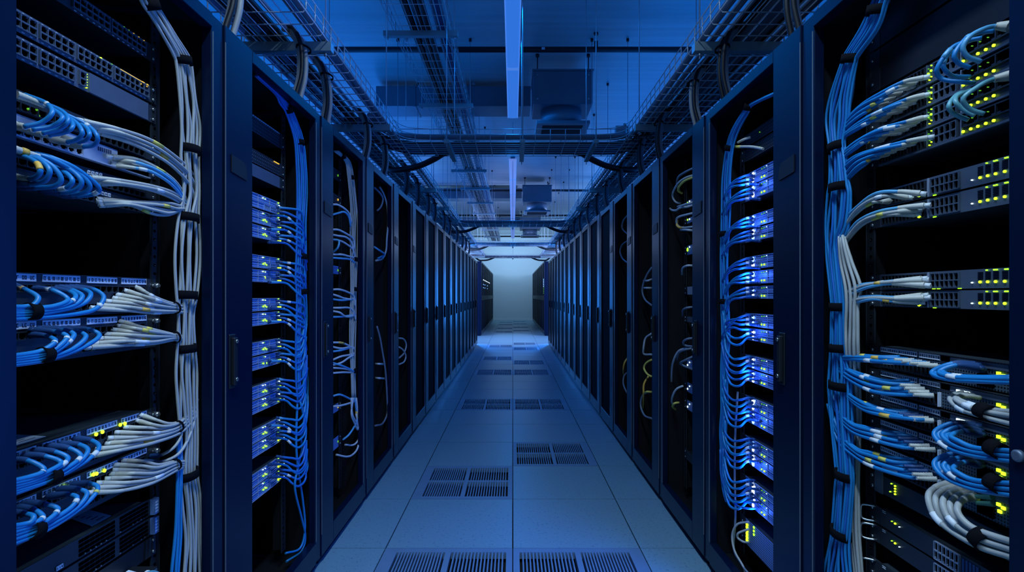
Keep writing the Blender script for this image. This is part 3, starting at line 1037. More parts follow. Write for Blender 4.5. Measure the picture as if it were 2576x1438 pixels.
q.box((-0.867, yat(352, 0.87), zt - 0.004), (-0.860, yat(366, 0.87), zt + 0.012))
q.build('clear_plug', 'tape_white', t)
patch('pale teal cable bowing down from the small lit box', GP1, None, 0.0035, 'cable_teal',
      world=[Vector((-0.864, yat(356, 0.86), zt + 0.006)), Vector((-0.860, yat(375, 0.86), zt + 0.008)), Vector((-0.856, yat(395, 0.86), zt - 0.01)), Vector((-0.855, yat(408, 0.86), zt - 0.04)),
             Vector((-0.855, yat(416, 0.86), zt - 0.12))])

# ------------------------------------------------------------------ blue-bundle front cabinet
R = 1
GP2 = 'patch cables in the blue-bundle cabinet'
sw = [('topmost of the four stacked switches with grey-booted blue cables', 236, 281), ('second of the four stacked switches with grey-booted blue cables', 284, 329),
      ('third of the four stacked switches with grey-booted blue cables', 331, 376), ('lowest of the four stacked switches with grey-booted blue cables', 378, 423),
      ('upper switch of the pair above the empty bay, blue-bundle cabinet', 484, 528), ('lower switch of the pair above the empty bay, blue-bundle cabinet', 530, 575),
      ('upper switch of the pair between two empty bays, blue-bundle cabinet', 690, 730), ('lower switch of the pair between two empty bays, blue-bundle cabinet', 731, 771)]
for n, (lab, a, b) in enumerate(sw):
    t = unit('network_switch', lab, 'network switch', R, GL, zl(b), zl(a), 'slate_steel' if n > 3 else 'dark_steel', 'lid_steel', group='switches in the blue-bundle cabinet')
    zb, zt = zl(b), zl(a)
    h = zt - zb
    if n < 4:
        ports(t, R, yat(2410), yat(2352), zb + h * 0.12, zb + h * 0.88, 4, 2, 'slate_steel')
        ports(t, R, yat(2330), yat(2215), zb + h * 0.12, zb + h * 0.88, 14, 2, 'dark_steel', sub=False)
        MB().box((sx(R, 0), yat(2421) - 0.002, zb + 0.002), (sx(R, 0.004), yat(2421), zt - 0.002)).build('divider', 'pale_steel', t)
        MB().box((sx(R, 0), yat(2334) - 0.002, zb + 0.002), (sx(R, 0.004), yat(2334), zt - 0.002)).build('divider', 'slate_steel', t)
        for (px, f, r_, mm) in ((2345, 0.60, 0.0026, 'led_green'), (2338, 0.52, 0.0024, 'led_green'), (2346, 0.84, 0.0016, 'led_green'), (2346, 0.30, 0.0015, 'led_lime'), (2341, 0.18, 0.0015, 'led_lime'),
                                (2339, 0.74, 0.0011, 'led_dim'), (2342, 0.40, 0.0011, 'led_dim')):
            led(t, R, yat(px), zb + h * f, r_, mm, 0.003)
        for px in (2427, 2446, 2464, 2484, 2504):
            led(t, R, yat(px), zb + h * 0.24, 0.0030, 'led_lime', 0.004)
        for px in (2450, 2470, 2490):
            led(t, R, yat(px), zb + h * 0.70, 0.0011, 'led_dim', 0.004)
        MB().box((sx(R, -0.001), GL - 0.46, zb - 0.001), (sx(R, 0.006), GL - 0.02, zb + 0.0035)).build('bottom_lip', 'slate_steel', t)
        ports(t, R, 0.90, yat(2425), zb + h * 0.45, zb + h * 0.9, 5, 1, 'dark_steel', sub=False)
    else:
        ports(t, R, yat(2416), yat(2345), zb + h * 0.10, zb + h * 0.86, 6, 2, 'slate_steel')
        ports(t, R, yat(2330), yat(2222), zb + h * 0.12, zb + h * 0.86, 12, 2, 'dark_steel', sub=False)
        MB().box((sx(R, 0), yat(2336) - 0.002, zb + 0.002), (sx(R, 0.003), yat(2336), zt - 0.002)).build('divider', 'pale_steel', t)
        m = MB()
        for px in (2467, 2486, 2506, 2529):
            for k in range(6):
                y = yat(px)
                m.box((sx(R, 0), y - 0.006, zb + h * (0.45 + 0.07 * k)), (sx(R, 0.001), y + 0.006, zb + h * (0.475 + 0.07 * k)))
        m.build('vent_slots', 'hole_black', t)
        for px in (2467, 2486, 2506, 2529):
            led(t, R, yat(px), zb + h * 0.34, 0.0027, 'led_lime', 0.002)
        led(t, R, yat(2447), zb + h * 0.32, 0.0014, 'led_white', 0.002)
        for px in (2484, 2503, 2509, 2531, 2536):
            led(t, R, yat(px), zb + h * 0.90, 0.0014, 'led_green', 0.002)
        led(t, R, yat(2318), zb + h * 0.20, 0.0042, 'led_lime', 0.006)
        for px in ((2350, 2362, 2415) if n == 6 else (2352,)):
            q = MB()
            q.box((sx(R, 0), yat(px) - 0.004, zb + h * 0.02), (sx(R, 0.0015), yat(px) + 0.004, zb + h * 0.06))
            q.build('indicator_light', 'led_green', t)

for (A, B, n, w) in (([(2320, 196), (2274, 206), (2220, 232), (2170, 262), (2132, 298), (2112, 335)], [(2228, 258), (2205, 265), (2180, 280), (2152, 300), (2127, 325), (2108, 352)], 6, 'the topmost grey-booted stacked switch'),
                     ([(2324, 240), (2282, 250), (2220, 275), (2160, 305), (2125, 335), (2108, 360)], [(2218, 300), (2200, 303), (2180, 312), (2150, 328), (2125, 345), (2103, 370)], 7, 'the second grey-booted stacked switch'),
                     ([(2324, 296), (2280, 306), (2210, 325), (2155, 355), (2120, 385), (2104, 412)], [(2212, 352), (2190, 357), (2170, 362), (2145, 378), (2122, 398), (2106, 420)], 7, 'the third grey-booted stacked switch'),
                     ([(2328, 347), (2282, 356), (2200, 375), (2150, 395), (2115, 428), (2100, 465)], [(2212, 395), (2195, 400), (2177, 412), (2157, 427), (2138, 448), (2122, 474)], 7, 'the lowest grey-booted stacked switch')):
    fan(n, A, B, w, GP2, 'cable_blue', 0.0042, 'boot_grey', 0.6, 0.0068, 'blue')
for (A, B, n, w) in (([(2315, 487), (2258, 480), (2205, 487), (2160, 515), (2125, 555), (2112, 606), (2122, 640)], [(2240, 505), (2215, 508), (2195, 511), (2165, 527), (2136, 562), (2122, 608), (2132, 640)], 3, 'upper switch over the empty bay'),
                     ([(2320, 517), (2258, 524), (2205, 535), (2160, 555), (2132, 588), (2122, 612), (2136, 650)], [(2300, 540), (2255, 540), (2210, 545), (2170, 564), (2142, 592), (2130, 615), (2142, 650)], 3, 'lower switch over the empty bay'),
                     ([(2322, 700), (2250, 706), (2200, 711), (2160, 718), (2130, 736), (2116, 768)], [(2318, 716), (2245, 713), (2202, 717), (2167, 728), (2142, 744), (2130, 768)], 4, 'the upper switch between empty bays'),
                     ([(2322, 742), (2250, 747), (2200, 746), (2160, 748), (2137, 757), (2122, 778)], [(2318, 758), (2248, 757), (2202, 753), (2170, 757), (2146, 765), (2134, 780)], 4, 'the lower switch between empty bays')):
    fan(n, A, B, w, GP2, None, 0.0042, 'boot_grey', 0.7, 0.0075, mats=['cable_sky', 'cable_grey', 'cable_grey'], names=['blue', 'grey', 'grey'])

P = [(2540, 66, 0.02), (2505, 66, 0.03), (2477, 72, 0.05), (2441, 91, 0.075), (2423, 118, 0.085), (2434, 142, 0.075), (2467, 155, 0.05)]
loops = [(P, 'cable_sky', 'boot_grey'), ([(2500, 78, 0.02), (2462, 82, 0.04), (2430, 97, 0.06), (2401, 137, 0.08), (2411, 158, 0.07), (2440, 170, 0.05)], 'cable_blue', None),
         ([(2470, 95, 0.02), (2430, 104, 0.04), (2392, 123, 0.065), (2358, 171, 0.085), (2369, 198, 0.07), (2419, 206, 0.05), (2450, 208, 0.02)], 'cable_blue', None),
         ([(2420, 125, 0.03), (2388, 134, 0.05), (2373, 163, 0.07), (2383, 182, 0.06), (2400, 192, 0.04), (2440, 193, 0.01)], 'cable_blue', None),
         ([(2540, 190, 0.02), (2500, 199, 0.035), (2467, 214, 0.06), (2424, 247, 0.085), (2441, 274, 0.07), (2476, 286, 0.05)], 'cable_teal', 'boot_grey'),
         ([(2450, 225, 0.03), (2410, 240, 0.06), (2404, 256, 0.075), (2421, 274, 0.065), (2453, 291, 0.05)], 'cable_teal', None),
         ([(2440, 225, 0.03), (2405, 240, 0.06), (2387, 267, 0.08), (2401, 287, 0.065), (2436, 302, 0.05)], 'cable_teal', None)]
nm = ['widest sky blue loop under the grey boot', 'middle blue loop beside the sky blue one', 'outermost long blue loop', 'small inner blue loop', 'pale teal loop under the lower grey boot',
      'inner pale teal loop', 'outer pale teal loop']
for (p, m_, b_), q in zip(loops, nm):
    patch('%s, on the stacked switches of the blue-bundle cabinet' % q, GP2, p, 0.0044, m_, b_, 0.010, sleeves=[(0.35, 0.42, 'cable_sky')] if m_ == 'cable_blue' else [])

RP = [('first', 867, 924), ('second', 926, 983), ('third', 985, 1044), ('fourth', 1047, 1108), ('fifth', 1111, 1172)]
RF = [([(2262, 898), (2215, 897), (2170, 895), (2140, 896), (2112, 896), (2100, 905)], [(2352, 918), (2275, 915), (2200, 910), (2150, 906), (2114, 906), (2104, 914)]),
      ([(2290, 956), (2230, 957), (2180, 946), (2150, 934), (2125, 922), (2106, 908)], [(2342, 993), (2268, 992), (2200, 984), (2150, 965), (2120, 940), (2102, 912)]),
      ([(2285, 1033), (2230, 1030), (2185, 1016), (2160, 1006), (2130, 985), (2110, 950)], [(2342, 1056), (2295, 1055), (2212, 1042), (2165, 1025), (2125, 990), (2104, 950)]),
      ([(2280, 1088), (2230, 1084), (2178, 1074), (2142, 1062), (2110, 1030), (2094, 985)], [(2346, 1129), (2268, 1125), (2200, 1106), (2145, 1084), (2110, 1048), (2088, 985)]),
      ([(2300, 1156), (2240, 1150), (2190, 1138), (2155, 1126), (2115, 1086), (2090, 1020)], [(2350, 1203), (2282, 1200), (2200, 1175), (2150, 1149), (2108, 1102), (2081, 1015)])]
for i, (w, a, b) in enumerate(RP):
    t = panel(w, a, b, R, GL, [(yat(2260), yat(2217)), (yat(2308), yat(2262)), (yat(2366), yat(2314))],
              '%s from the top of the five stacked label-strip switches, blue-bundle cabinet' % w, 'fine_mesh', 'patch_switch', 'label-strip switches in the blue-bundle cabinet', strip_h=(3, 14))
    zb, zt = zl(b), zl(a)
    h = zt - zb
    MB().box((sx(R, 0), yat(2540), zt - 0.004), (sx(R, 0.002), yat(2366), zt - 0.016)).build('header_band', 'slate_steel', t)
    MB().box((sx(R, 0), yat(2392), zt - 0.004), (sx(R, 0.003), yat(2370), zt - 0.015)).build('display', 'hole_black', t)
    for px in (2414, 2426, 2438):
        q = MB()
        q.box((sx(R, 0.002), yat(px) - 0.0042, zt - 0.013), (sx(R, 0.004), yat(px) + 0.0042, zt - 0.009))
        q.build('indicator_light', 'led_white', t)
    ports(t, R, yat(2364), yat(2225), zb + h * 0.10, zb + h * 0.52, 14, 1, 'dark_steel', sub=False)
    MB().box((sx(R, 0), yat(2365) - 0.003, zb + h * 0.06), (sx(R, 0.006), yat(2365), zb + h * 0.6)).build('port_guard', 'label_white', t)
    MB().box((sx(R, 0), yat(2502), zb + h * 0.1), (sx(R, 0.004), yat(2462), zb + h * 0.55)).build('outlet_block', 'hole_black', t)
    for (px, f) in ((2514, 0.62), (2526, 0.57), (2517, 0.42)):
        q = MB()
        q.box((sx(R, 0), yat(px) - 0.0036, zb + h * f - 0.003), (sx(R, 0.003), yat(px) + 0.0036, zb + h * f + 0.003))
        q.build('indicator_light', 'led_lime', t)
    A, B = RF[i]
    fan(5 if i == 0 else 6, A, B, 'the %s label-strip switch' % w, GP2, 'cable_blue', 0.0044, None, 0.9, word='blue')
    # paler plugs at the fan's roots
    for k in range(4):
        f = 0.35 + 0.65 * k / 3
        p = lerp_path(A, B, f)
        m = MB()
        w0 = wpts([(p[0][0] + 6, p[0][1] + 1.5, 0.012), (p[0][0] - 22, p[0][1] + 0.5, 0.03), (p[0][0] - 44, p[0][1] - 1, 0.046)])
        boot_tube(m, w0, 0.0060)
        tag(m.build('cable_boot', 'boot_grey' if (k > 1 or i < 2) else 'cable_navy'), '%s ribbed boot, %s down the fan of the %s label-strip switch' % ('grey' if (k > 1 or i < 2) else 'navy', ORD[k], w), 'cable boot', 'ribbed boots on the label-strip switches')
q = [(2478, 1035, 'grey cables', 9), (2505, 1129, 'blue cables', 10), (2505, 1215, 'blue cables', 10), (2466, 1355, 'thick grey cables', 17)]


def coil(n, A, B, w, m, r, word, boot=None, br=0.008):
    for i in range(n):
        t = i / max(1, n - 1)
        p = lerp_path(A, B, t)
        p = [(x, y, d - 0.006 * (i % 2)) for x, y, d in p]
        sl = [(0.55 + 0.05 * t, 0.66 + 0.05 * t, 'tape_white')] if rnd.random() < 0.5 else []
        patch('%s cable curling from the %s label-strip switch, %s from outside' % (word, w, ORD[i]), GP2, p, r, m, boot, br, sleeves=sl)


D6 = [0.02, 0.055, 0.082, 0.085, 0.080, 0.078]
dd = lambda pts: [(x, y, d) for (x, y), d in zip(pts, D6)]
coil(4, dd([(2450, 918), (2396, 914), (2344, 936), (2378, 952), (2454, 958), (2552, 962)]), dd([(2462, 928), (2410, 920), (2372, 934), (2396, 944), (2454, 948), (2552, 948)]), 'first', 'cable_blue', 0.0046, 'blue', 'cable_navy')
coil(4, dd([(2420, 986), (2400, 992), (2390, 1006), (2420, 1030), (2485, 1050), (2552, 1068)]), dd([(2465, 1000), (2430, 996), (2410, 1002), (2435, 1014), (2485, 1028), (2552, 1036)]), 'second', 'cable_grey', 0.0046, 'grey', None)
coil(5, dd([(2450, 1070), (2395, 1064), (2350, 1088), (2378, 1122), (2452, 1146), (2552, 1160)]), dd([(2462, 1090), (2420, 1084), (2392, 1096), (2410, 1108), (2455, 1126), (2552, 1134)]), 'third', 'cable_blue', 0.0046, 'blue', 'cable_navy')
coil(5, dd([(2450, 1148), (2395, 1140), (2350, 1162), (2374, 1198), (2450, 1230), (2552, 1246)]), dd([(2462, 1168), (2425, 1162), (2398, 1176), (2412, 1190), (2455, 1208), (2552, 1216)]), 'fourth', 'cable_blue', 0.0046, 'blue', 'cable_navy')
coil(5, dd([(2392, 1216), (2350, 1228), (2335, 1254), (2360, 1308), (2450, 1368), (2556, 1404)]), dd([(2452, 1250), (2424, 1256), (2408, 1278), (2422, 1306), (2462, 1334), (2556, 1366)]), 'fifth', 'cable_grey', 0.0060, 'thick grey', 'boot_grey', 0.0095)
for px, py, word, hw in q:
    p = at(px, py, XM - 0.079)
    strap_at(p, (0, 1, 0.5 if py > 1300 else 0.2), (hw + 11) * p.y / F, 0.016, 0.022,
             'black strap round the curled %s of the %s label-strip switch' % (word, {1035: 'second', 1129: 'third', 1215: 'fourth', 1355: 'fifth'}[py]), 'black straps round cable groups')
for (px, py) in ((2475, 1250), (2476, 1266)):
    m = MB()
    boot_tube(m, wpts([(px + 22, py, 0.02), (px, py - 1, 0.022), (px - 20, py - 2, 0.026)]), 0.0060)
    tag(m.build('cable_boot', 'boot_green'), '%s green boot beside the curled thick grey cables' % ('upper' if py < 1260 else 'lower'), 'cable boot', 'green boots on the fifth label-strip switch')

for a, b, lab in ((15, 125, 'tall dark blanking plate at the very top of the blue-bundle cabinet'), (129, 232, 'dark blanking plate just above the four stacked switches')):
    unit('blanking_plate', lab, 'rack panel', R, GL, zl(b), zl(a), 'rail_black', 'rail_black', 0.02)
# lower dark servers with bail handles
for i, (a, b, lab) in enumerate(((1186, 1232, 'slim dark server with a green light column under the label-strip switches'), (1268, 1313, 'upper of the two stacked dark servers with bail handles'),
                                 (1315, 1360, 'lower of the two stacked dark servers with bail handles'), (1404, 1450, 'dark server with a bail handle at the cabinet foot'))):
    t = unit('rack_server', lab, 'server', R, GL, zl(b), zl(a), 'dark_steel', 'lid_steel', 0.6, group='dark servers in the blue-bundle cabinet')
    zb, zt = zl(b), zl(a)
    h = zt - zb
    if i == 0:
        for k in range(4):
            led(t, R, yat(2253), zb + h * (0.35 + 0.14 * k), 0.0022, 'led_lime', 0.002)
        led(t, R, yat(2244), zb + h * 0.80, 0.0016, 'led_green', 0.002)
        led(t, R, yat(2241), zb + h * 0.35, 0.0016, 'led_green', 0.002)
        MB().box((sx(R, 0), yat(2222), zb), (sx(R, 0.003), yat(2203), zt + 0.01)).build('end_plate', 'slate_steel', t)
    else:
        y0, y1 = GL - 0.004, GL + 0.016
        q = MB()
        pts = [(sx(R, 0.0), y0 + 0.002, zt - 0.004), (sx(R, 0.020), y1 - 0.006, zt - 0.004), (sx(R, 0.026), y1, zt - 0.010), (sx(R, 0.026), y1, zb + 0.010), (sx(R, 0.020), y1 - 0.006, zb + 0.004), (sx(R, 0), y0 + 0.002, zb + 0.004)]
        q.tube(spline(pts, 4), 0.0028, 7)
        q.build('bail_handle', 'screw_steel', t)
        m = MB()
        for k in range(2):
            m.box((sx(R, 0), yat(2228), zt - 0.004 - 0.004 * k), (sx(R, 0.0008), yat(2220), zt - 0.005 - 0.004 * k))
        m.build('printed_marks', 'label_white', t)
        led(t, R, yat(2253), zb + h * 0.60, 0.0024, 'led_lime', 0.002)
        led(t, R, yat(2245), zb + h * 0.62, 0.0013, 'led_green', 0.002)
        led(t, R, yat(2264), zb + h * 0.56, 0.0012, 'led_white', 0.002)
        if i >= 1:
            ports(t, R, yat(2416), yat(2354), zb + h * 0.08, zb + h * 0.92, 6, 2, 'pale_steel', sub=False)
            m = MB()
            for k in range(5):
                y = yat(2424 + k * 9)
                m.box((sx(R, 0), y - 0.0035, zb + h * 0.2), (sx(R, 0.002), y + 0.002, zb + h * 0.85))
            m.build('blue_bays', 'cable_navy', t)

# ------------------------------------------------------------------ second cabinets: lit servers
G2 = 2.293 - 0.165


def lit_server(s, a, b, label, group, blue):
    """a, b: rows of the photo where its top and bottom meet the door edge"""
    pe = 636 if s < 0 else 1945
    ye = yat(pe)
    z1, z0 = zat(a, ye), zat(b, ye)
    t = unit('blade_server', label, 'server', s, G2, z0, z1, 'server_mesh', 'lid_steel', 0.45, group=group, screws=False)
    h = z1 - z0
    m = MB()
    for yy in (yat(636) + 0.035, G2 - 0.11, G2 - 0.05):
        m.box((sx(s, 0), yy, z0 + 0.002), (sx(s, 0.0025), yy + 0.002, z1 - 0.002))
    m.box((sx(s, 0), G2 - 0.46, z0 + h * 0.5 - 0.0012), (sx(s, 0.0025), G2 - 0.02, z0 + h * 0.5 + 0.0012))
    m.box((sx(s, 0), G2 - 0.46, z1 - 0.0032), (sx(s, 0.003), G2 - 0.019, z1 - 0.0014))
    m.box((sx(s, 0), G2 - 0.46, z0 + 0.0014), (sx(s, 0.003), G2 - 0.019, z0 + 0.0032))
    m.build('trim_bars', 'pale_steel' if not blue else 'server_face', t)
    ports(t, s, G2 - 0.155, G2 - 0.115, z0 + h * 0.06, z0 + h * 0.42, 4, 1, 'server_face', sub=False)
    ports(t, s, G2 - 0.105, G2 - 0.058, z0 + h * 0.06, z0 + h * 0.42, 4, 2, 'server_face', sub=False)
    if blue:
        for f in (0.72, 0.27):
            r_ = rnd.choice([0.0092, 0.0105, 0.0074])
            y = yat(1898)
            led(t, s, y, z0 + h * f, r_, 'led_core' if rnd.random() < 0.6 else 'led_blue', 0.006)
        for (px, f, mm, r_) in ((1917, 0.24, 'led_green', 0.0034), (1924, 0.24, 'led_lime', 0.0034), (1918, 0.82, 'led_dim', 0.0024), (1924, 0.84, 'led_dim', 0.0022), (1930, 0.86, 'led_white', 0.0015),
                                (1884, 0.5, 'led_dim', 0.0018), (1886, 0.2, 'led_amber', 0.0016)):
            led(t, s, yat(px), z0 + h * f, r_, mm, 0.003)
    else:
        for (px, f, mm, r_) in ((660, 0.84, 'led_white', 0.0022), (663, 0.84, 'led_dim', 0.0022), (666, 0.82, 'led_white', 0.0018), (661, 0.36, 'led_green', 0.0034), (665, 0.40, 'led_lime', 0.0046), (669, 0.32, 'led_green', 0.0034),
                                (701, 0.68, 'led_white', 0.0048), (699, 0.90, 'led_green', 0.0028), (699, 0.24, 'led_lime', 0.0050), (704, 0.24, 'led_lime', 0.0050), (713, 0.14, 'led_white', 0.0016)):
            if rnd.random() < 0.88:
                led(t, s, yat(px), z0 + h * f, r_, mm, 0.003)
    return t


LS = [(482, 520), (523, 559), (562, 596), (638, 673), (675, 709), (749, 784), (786, 821), (861, 896), (898, 933), (972, 1007), (1008, 1043), (1082, 1117), (1118, 1153), (1192, 1227), (1228, 1263)]
RS = [(404, 441), (443, 481), (523, 558), (561, 596), (635, 671), (676, 712), (717, 752), (791, 828), (832, 867), (907, 943), (946, 981), (1021, 1057), (1058, 1094), (1134, 1170), (1172, 1208), (1248, 1284), (1285, 1321)]
for i, (a, b) in enumerate(LS):
    lit_server(-1, a, b, 'green-lit server, %s from the top of the lit stack behind the grey bundle' % ORD[i], 'green-lit servers in the second cabinet', False)
for i, (a, b) in enumerate(RS):
    lit_server(1, a, b, 'blue-lit server, %s from the top of the lit stack behind the blue bundle' % ORD[i], 'blue-lit servers in the second cabinet', True)
for s, a, b, lab, fc in ((-1, 286, 330, 'dotted dark panel at the top of the green-lit server cabinet', 'dot_mesh'), (-1, 372, 408, 'dotted dark panel with amber lights above the green-lit servers', 'dot_mesh'),
                         (-1, 410, 443, 'plain slate panel just above the green-lit servers', 'slate_steel'), (1, 293, 328, 'upper dotted dark panel above the blue-lit servers', 'dot_mesh'),
                         (1, 331, 368, 'lower dotted dark panel above the blue-lit servers', 'dot_mesh')):
    ye = yat(636 if s < 0 else 1945)
    t = unit('blanking_plate', lab, 'rack panel', s, G2, zat(b, ye), zat(a, ye), fc, 'rail_black', 0.3)
    if a == 286:
        m = MB()
        for k in range(14):
            y = G2 - 0.24 + k * 0.016
            m.box((sx(s, 0), y, zat(a, ye) - 0.007), (sx(s, 0.001), y + 0.012, zat(a, ye) - 0.003))
        m.build('printed_marks', 'paper', t)
    if a == 372:
        for k in range(6):
            led(t, s, G2 - 0.03 - k * 0.008, zat(a, ye) - 0.006, 0.0020, 'led_amber')
    if s > 0:
        led(t, s, yat(1912), (zat(b, ye) + zat(a, ye)) / 2, 0.002, 'led_dim')
# green lit box at the foot of the blue-lit cabinet
ye = yat(1945)
t = unit('network_switch', 'mesh-fronted switch with yellow lights at the foot of the blue-lit cabinet', 'network switch', 1, G2, zat(1440, ye), zat(1367, ye), 'server_mesh', 'lid_steel', 0.45)
for k in range(6):
    q = MB()
    y = yat(1880 + (k // 6) * 3)
    z = zat(1318 + k * 8, y)
    q.box((sx(1, 0), y - 0.008, z - 0.005), (sx(1, 0.003), y + 0.008, z + 0.004))
    q.build('indicator_light', 'led_lime', t)
for k in range(3):
    led(t, 1, yat(1897), zat(1326 + 9 * k, yat(1897)), 0.005, 'led_green')

bundle('tall strapped bundle of blue cables beside the green-lit servers',
       [(190, 640, 652), (235, 690, 700), (260, 702, 724), (285, 718, 740), (350, 738, 764), (420, 744, 774), (484, 745, 775), (560, 744, 770), (640, 743, 772), (700, 742, 772), (740, 744, 772), (800, 742, 774),
        (840, 742, 770), (900, 743, 772), (960, 742, 776), (1010, 745, 776)],
       6, [275, 358, 484, 645, 733, 840], ['cable_royal', 'cable_blue'], r=0.0040, a=0.87, back=False)
bundle('tall strapped bundle of blue cables beside the blue-lit servers',
       [(232, 1950, 1962), (262, 1884, 1898), (280, 1868, 1886), (330, 1838, 1858), (375, 1825, 1846), (450, 1816, 1840), (520, 1814, 1838), (590, 1812, 1836), (650, 1810, 1834), (730, 1813, 1833), (765, 1812, 1835),
        (850, 1813, 1838), (920, 1812, 1834), (985, 1812, 1832), (1030, 1812, 1832), (1080, 1808, 1830), (1130, 1812, 1828), (1190, 1813, 1826), (1235, 1818, 1829), (1262, 1826, 1836)],
       5, [268, 372, 588, 758, 985], ['cable_blue', 'cable_royal'], r=0.0040, a=0.87, back=False)
GP3, GP4 = 'patch cables in the green-lit server cabinet', 'patch cables in the blue-lit server cabinet'
for i, (a, b) in enumerate(LS):
    yy = lambda px, py: py + (py - HY) * ((CX - px) / 654.0 - 1)      # follow the server's edge towards the far end
    a2, b2 = yy(712, a), yy(712, b)
    for k in range(3):
        f = (0.30, 0.62, 0.92)[k]
        y0 = a2 + (b2 - a2) * f
        dn = 6 + 12 * k + max(0, (y0 - 800) * 0.04)
        p = [(702 - 22 * (k == 2), y0 - 1, 0.010), (718, y0 + 1, 0.03), (735, y0 + dn * 0.45, 0.05), (750, y0 + dn * 0.95, 0.066), (762 + rnd.uniform(-4, 4), y0 + dn + 10, 0.072), (766 + rnd.uniform(-8, 6), y0 + dn + 40, 0.066)]
        if y0 > 840:
            dn = 4 + 9 * k
            p = [p[0], p[1], (735, y0 + dn * 0.7, 0.05), (752, y0 + dn, 0.066), (765 + rnd.uniform(-3, 5), y0 + dn - 22, 0.072), (768 + rnd.uniform(-6, 6), y0 - 62, 0.066)]
        sle = [(0.25, 0.36, 'tape_white')] if rnd.random() < 0.35 else []
        patch('blue patch cable, %s of three from the %s green-lit server down' % (ORD[k], ORD[i]), GP3, p, 0.0046, rnd.choice(['cable_blue', 'cable_royal']), 'cable_sky' if rnd.random() < 0.4 else 'cable_navy', 0.0058, sleeves=sle, sub=4)
for i, (a, b) in enumerate(RS):
    yy = lambda px, py: py + (py - HY) * ((px - CX) / 655.0 - 1)
    a2, b2 = yy(1885, a), yy(1885, b)
    for k in range(3):
        f = (0.22, 0.55, 0.9)[k]
        y0 = a2 + (b2 - a2) * f
        dn = (22, 12, 3)[k] * (1 if y0 < 800 else -0.4) + rnd.uniform(-4, 6)
        p = [(1893 + 14 * (k == 2), y0 - 1, 0.010), (1880, y0 - 2, 0.032), (1862, y0 + dn * 0.2, 0.055), (1844, y0 + dn * 0.7, 0.066), (1830 + rnd.uniform(-4, 4), y0 + dn + 10, 0.070), (1822 + rnd.uniform(-6, 6), y0 + dn + 36, 0.066)]
        if y0 > 840:
            dn = 3 + 7 * k
            p = [p[0], p[1], (1862, y0 + dn * 0.8, 0.055), (1842, y0 + dn * 0.7, 0.066), (1827 + rnd.uniform(-4, 4), y0 + dn - 24, 0.070), (1820 + rnd.uniform(-5, 6), y0 - 60, 0.066)]
        sle = [(0.18, 0.28, 'tape_white')] if rnd.random() < 0.35 else []
        patch('blue patch cable, %s of three from the %s blue-lit server down' % (ORD[k], ORD[i]), GP4, p, 0.0046, rnd.choice(['cable_blue', 'cable_royal']), 'cable_navy', 0.0058, sleeves=sle, sub=4)
for i, q in enumerate([[(755, 1010, 0.07), (770, 1080, 0.07), (760, 1130, 0.06), (748, 1180, 0.06), (742, 1230, 0.06), (758, 1300, 0.06), (768, 1350, 0.06), (757, 1386, 0.05), (720, 1412, 0.02)],
                       [(748, 1010, 0.06), (745, 1110, 0.06), (750, 1180, 0.06), (762, 1260, 0.06), (767, 1330, 0.06), (755, 1378, 0.05), (718, 1391, 0.02)],
                       [(776, 990, 0.06), (770, 1060, 0.07), (757, 1100, 0.06), (768, 1140, 0.06), (774, 1165, 0.06), (768, 1190, 0.07), (750, 1185, 0.05)]]):
    patch('%s blue cable trailing below the bundle by the green-lit servers' % ['longest', 'second', 'short looping'][i], GP3, q, 0.0046, 'cable_blue')
for i, q in enumerate([[(1820, 1128, 0.07), (1818, 1190, 0.07), (1828, 1235, 0.065), (1850, 1268, 0.06), (1880, 1278, 0.04), (1905, 1278, 0.01)],
                       [(1812, 1130, 0.07), (1815, 1200, 0.07), (1836, 1250, 0.06), (1862, 1262, 0.05), (1895, 1258, 0.01)],
                       [(1856, 985, 0.05), (1850, 1080, 0.05), (1848, 1190, 0.05), (1850, 1300, 0.05), (1846, 1380, 0.05), (1866, 1420, 0.05), (1890, 1450, 0.05)],
                       [(1884, 1312, 0.02), (1855, 1318, 0.05), (1842, 1345, 0.06), (1848, 1385, 0.06), (1870, 1425, 0.05), (1882, 1460, 0.05)],
                       [(1884, 1330, 0.02), (1858, 1340, 0.05), (1856, 1352, 0.05), (1870, 1362, 0.04), (1884, 1364, 0.01)]]):
    patch('%s cable low in the blue-lit server cabinet' % ['lowest curling blue', 'inner curling blue', 'long straight grey', 'grey trailing', 'small grey looped'][i], GP4, q, 0.0042, 'cable_royal' if i < 2 else 'cable_slate' if i == 2 else 'cable_grey')
for i, q in enumerate([[(1888, 345, 0.02), (1872, 350, 0.04), (1856, 358, 0.05)], [(1920, 374, 0.03), (1890, 369, 0.04), (1850, 369, 0.05)]]):
    patch('%s grey lead at the dotted panels above the blue-lit servers' % ['short', 'yellow-tipped'][i], GP4, q, 0.0050, 'boot_grey', sleeves=[(0.84, 1.0, 'tape_yellow')] if i else [])

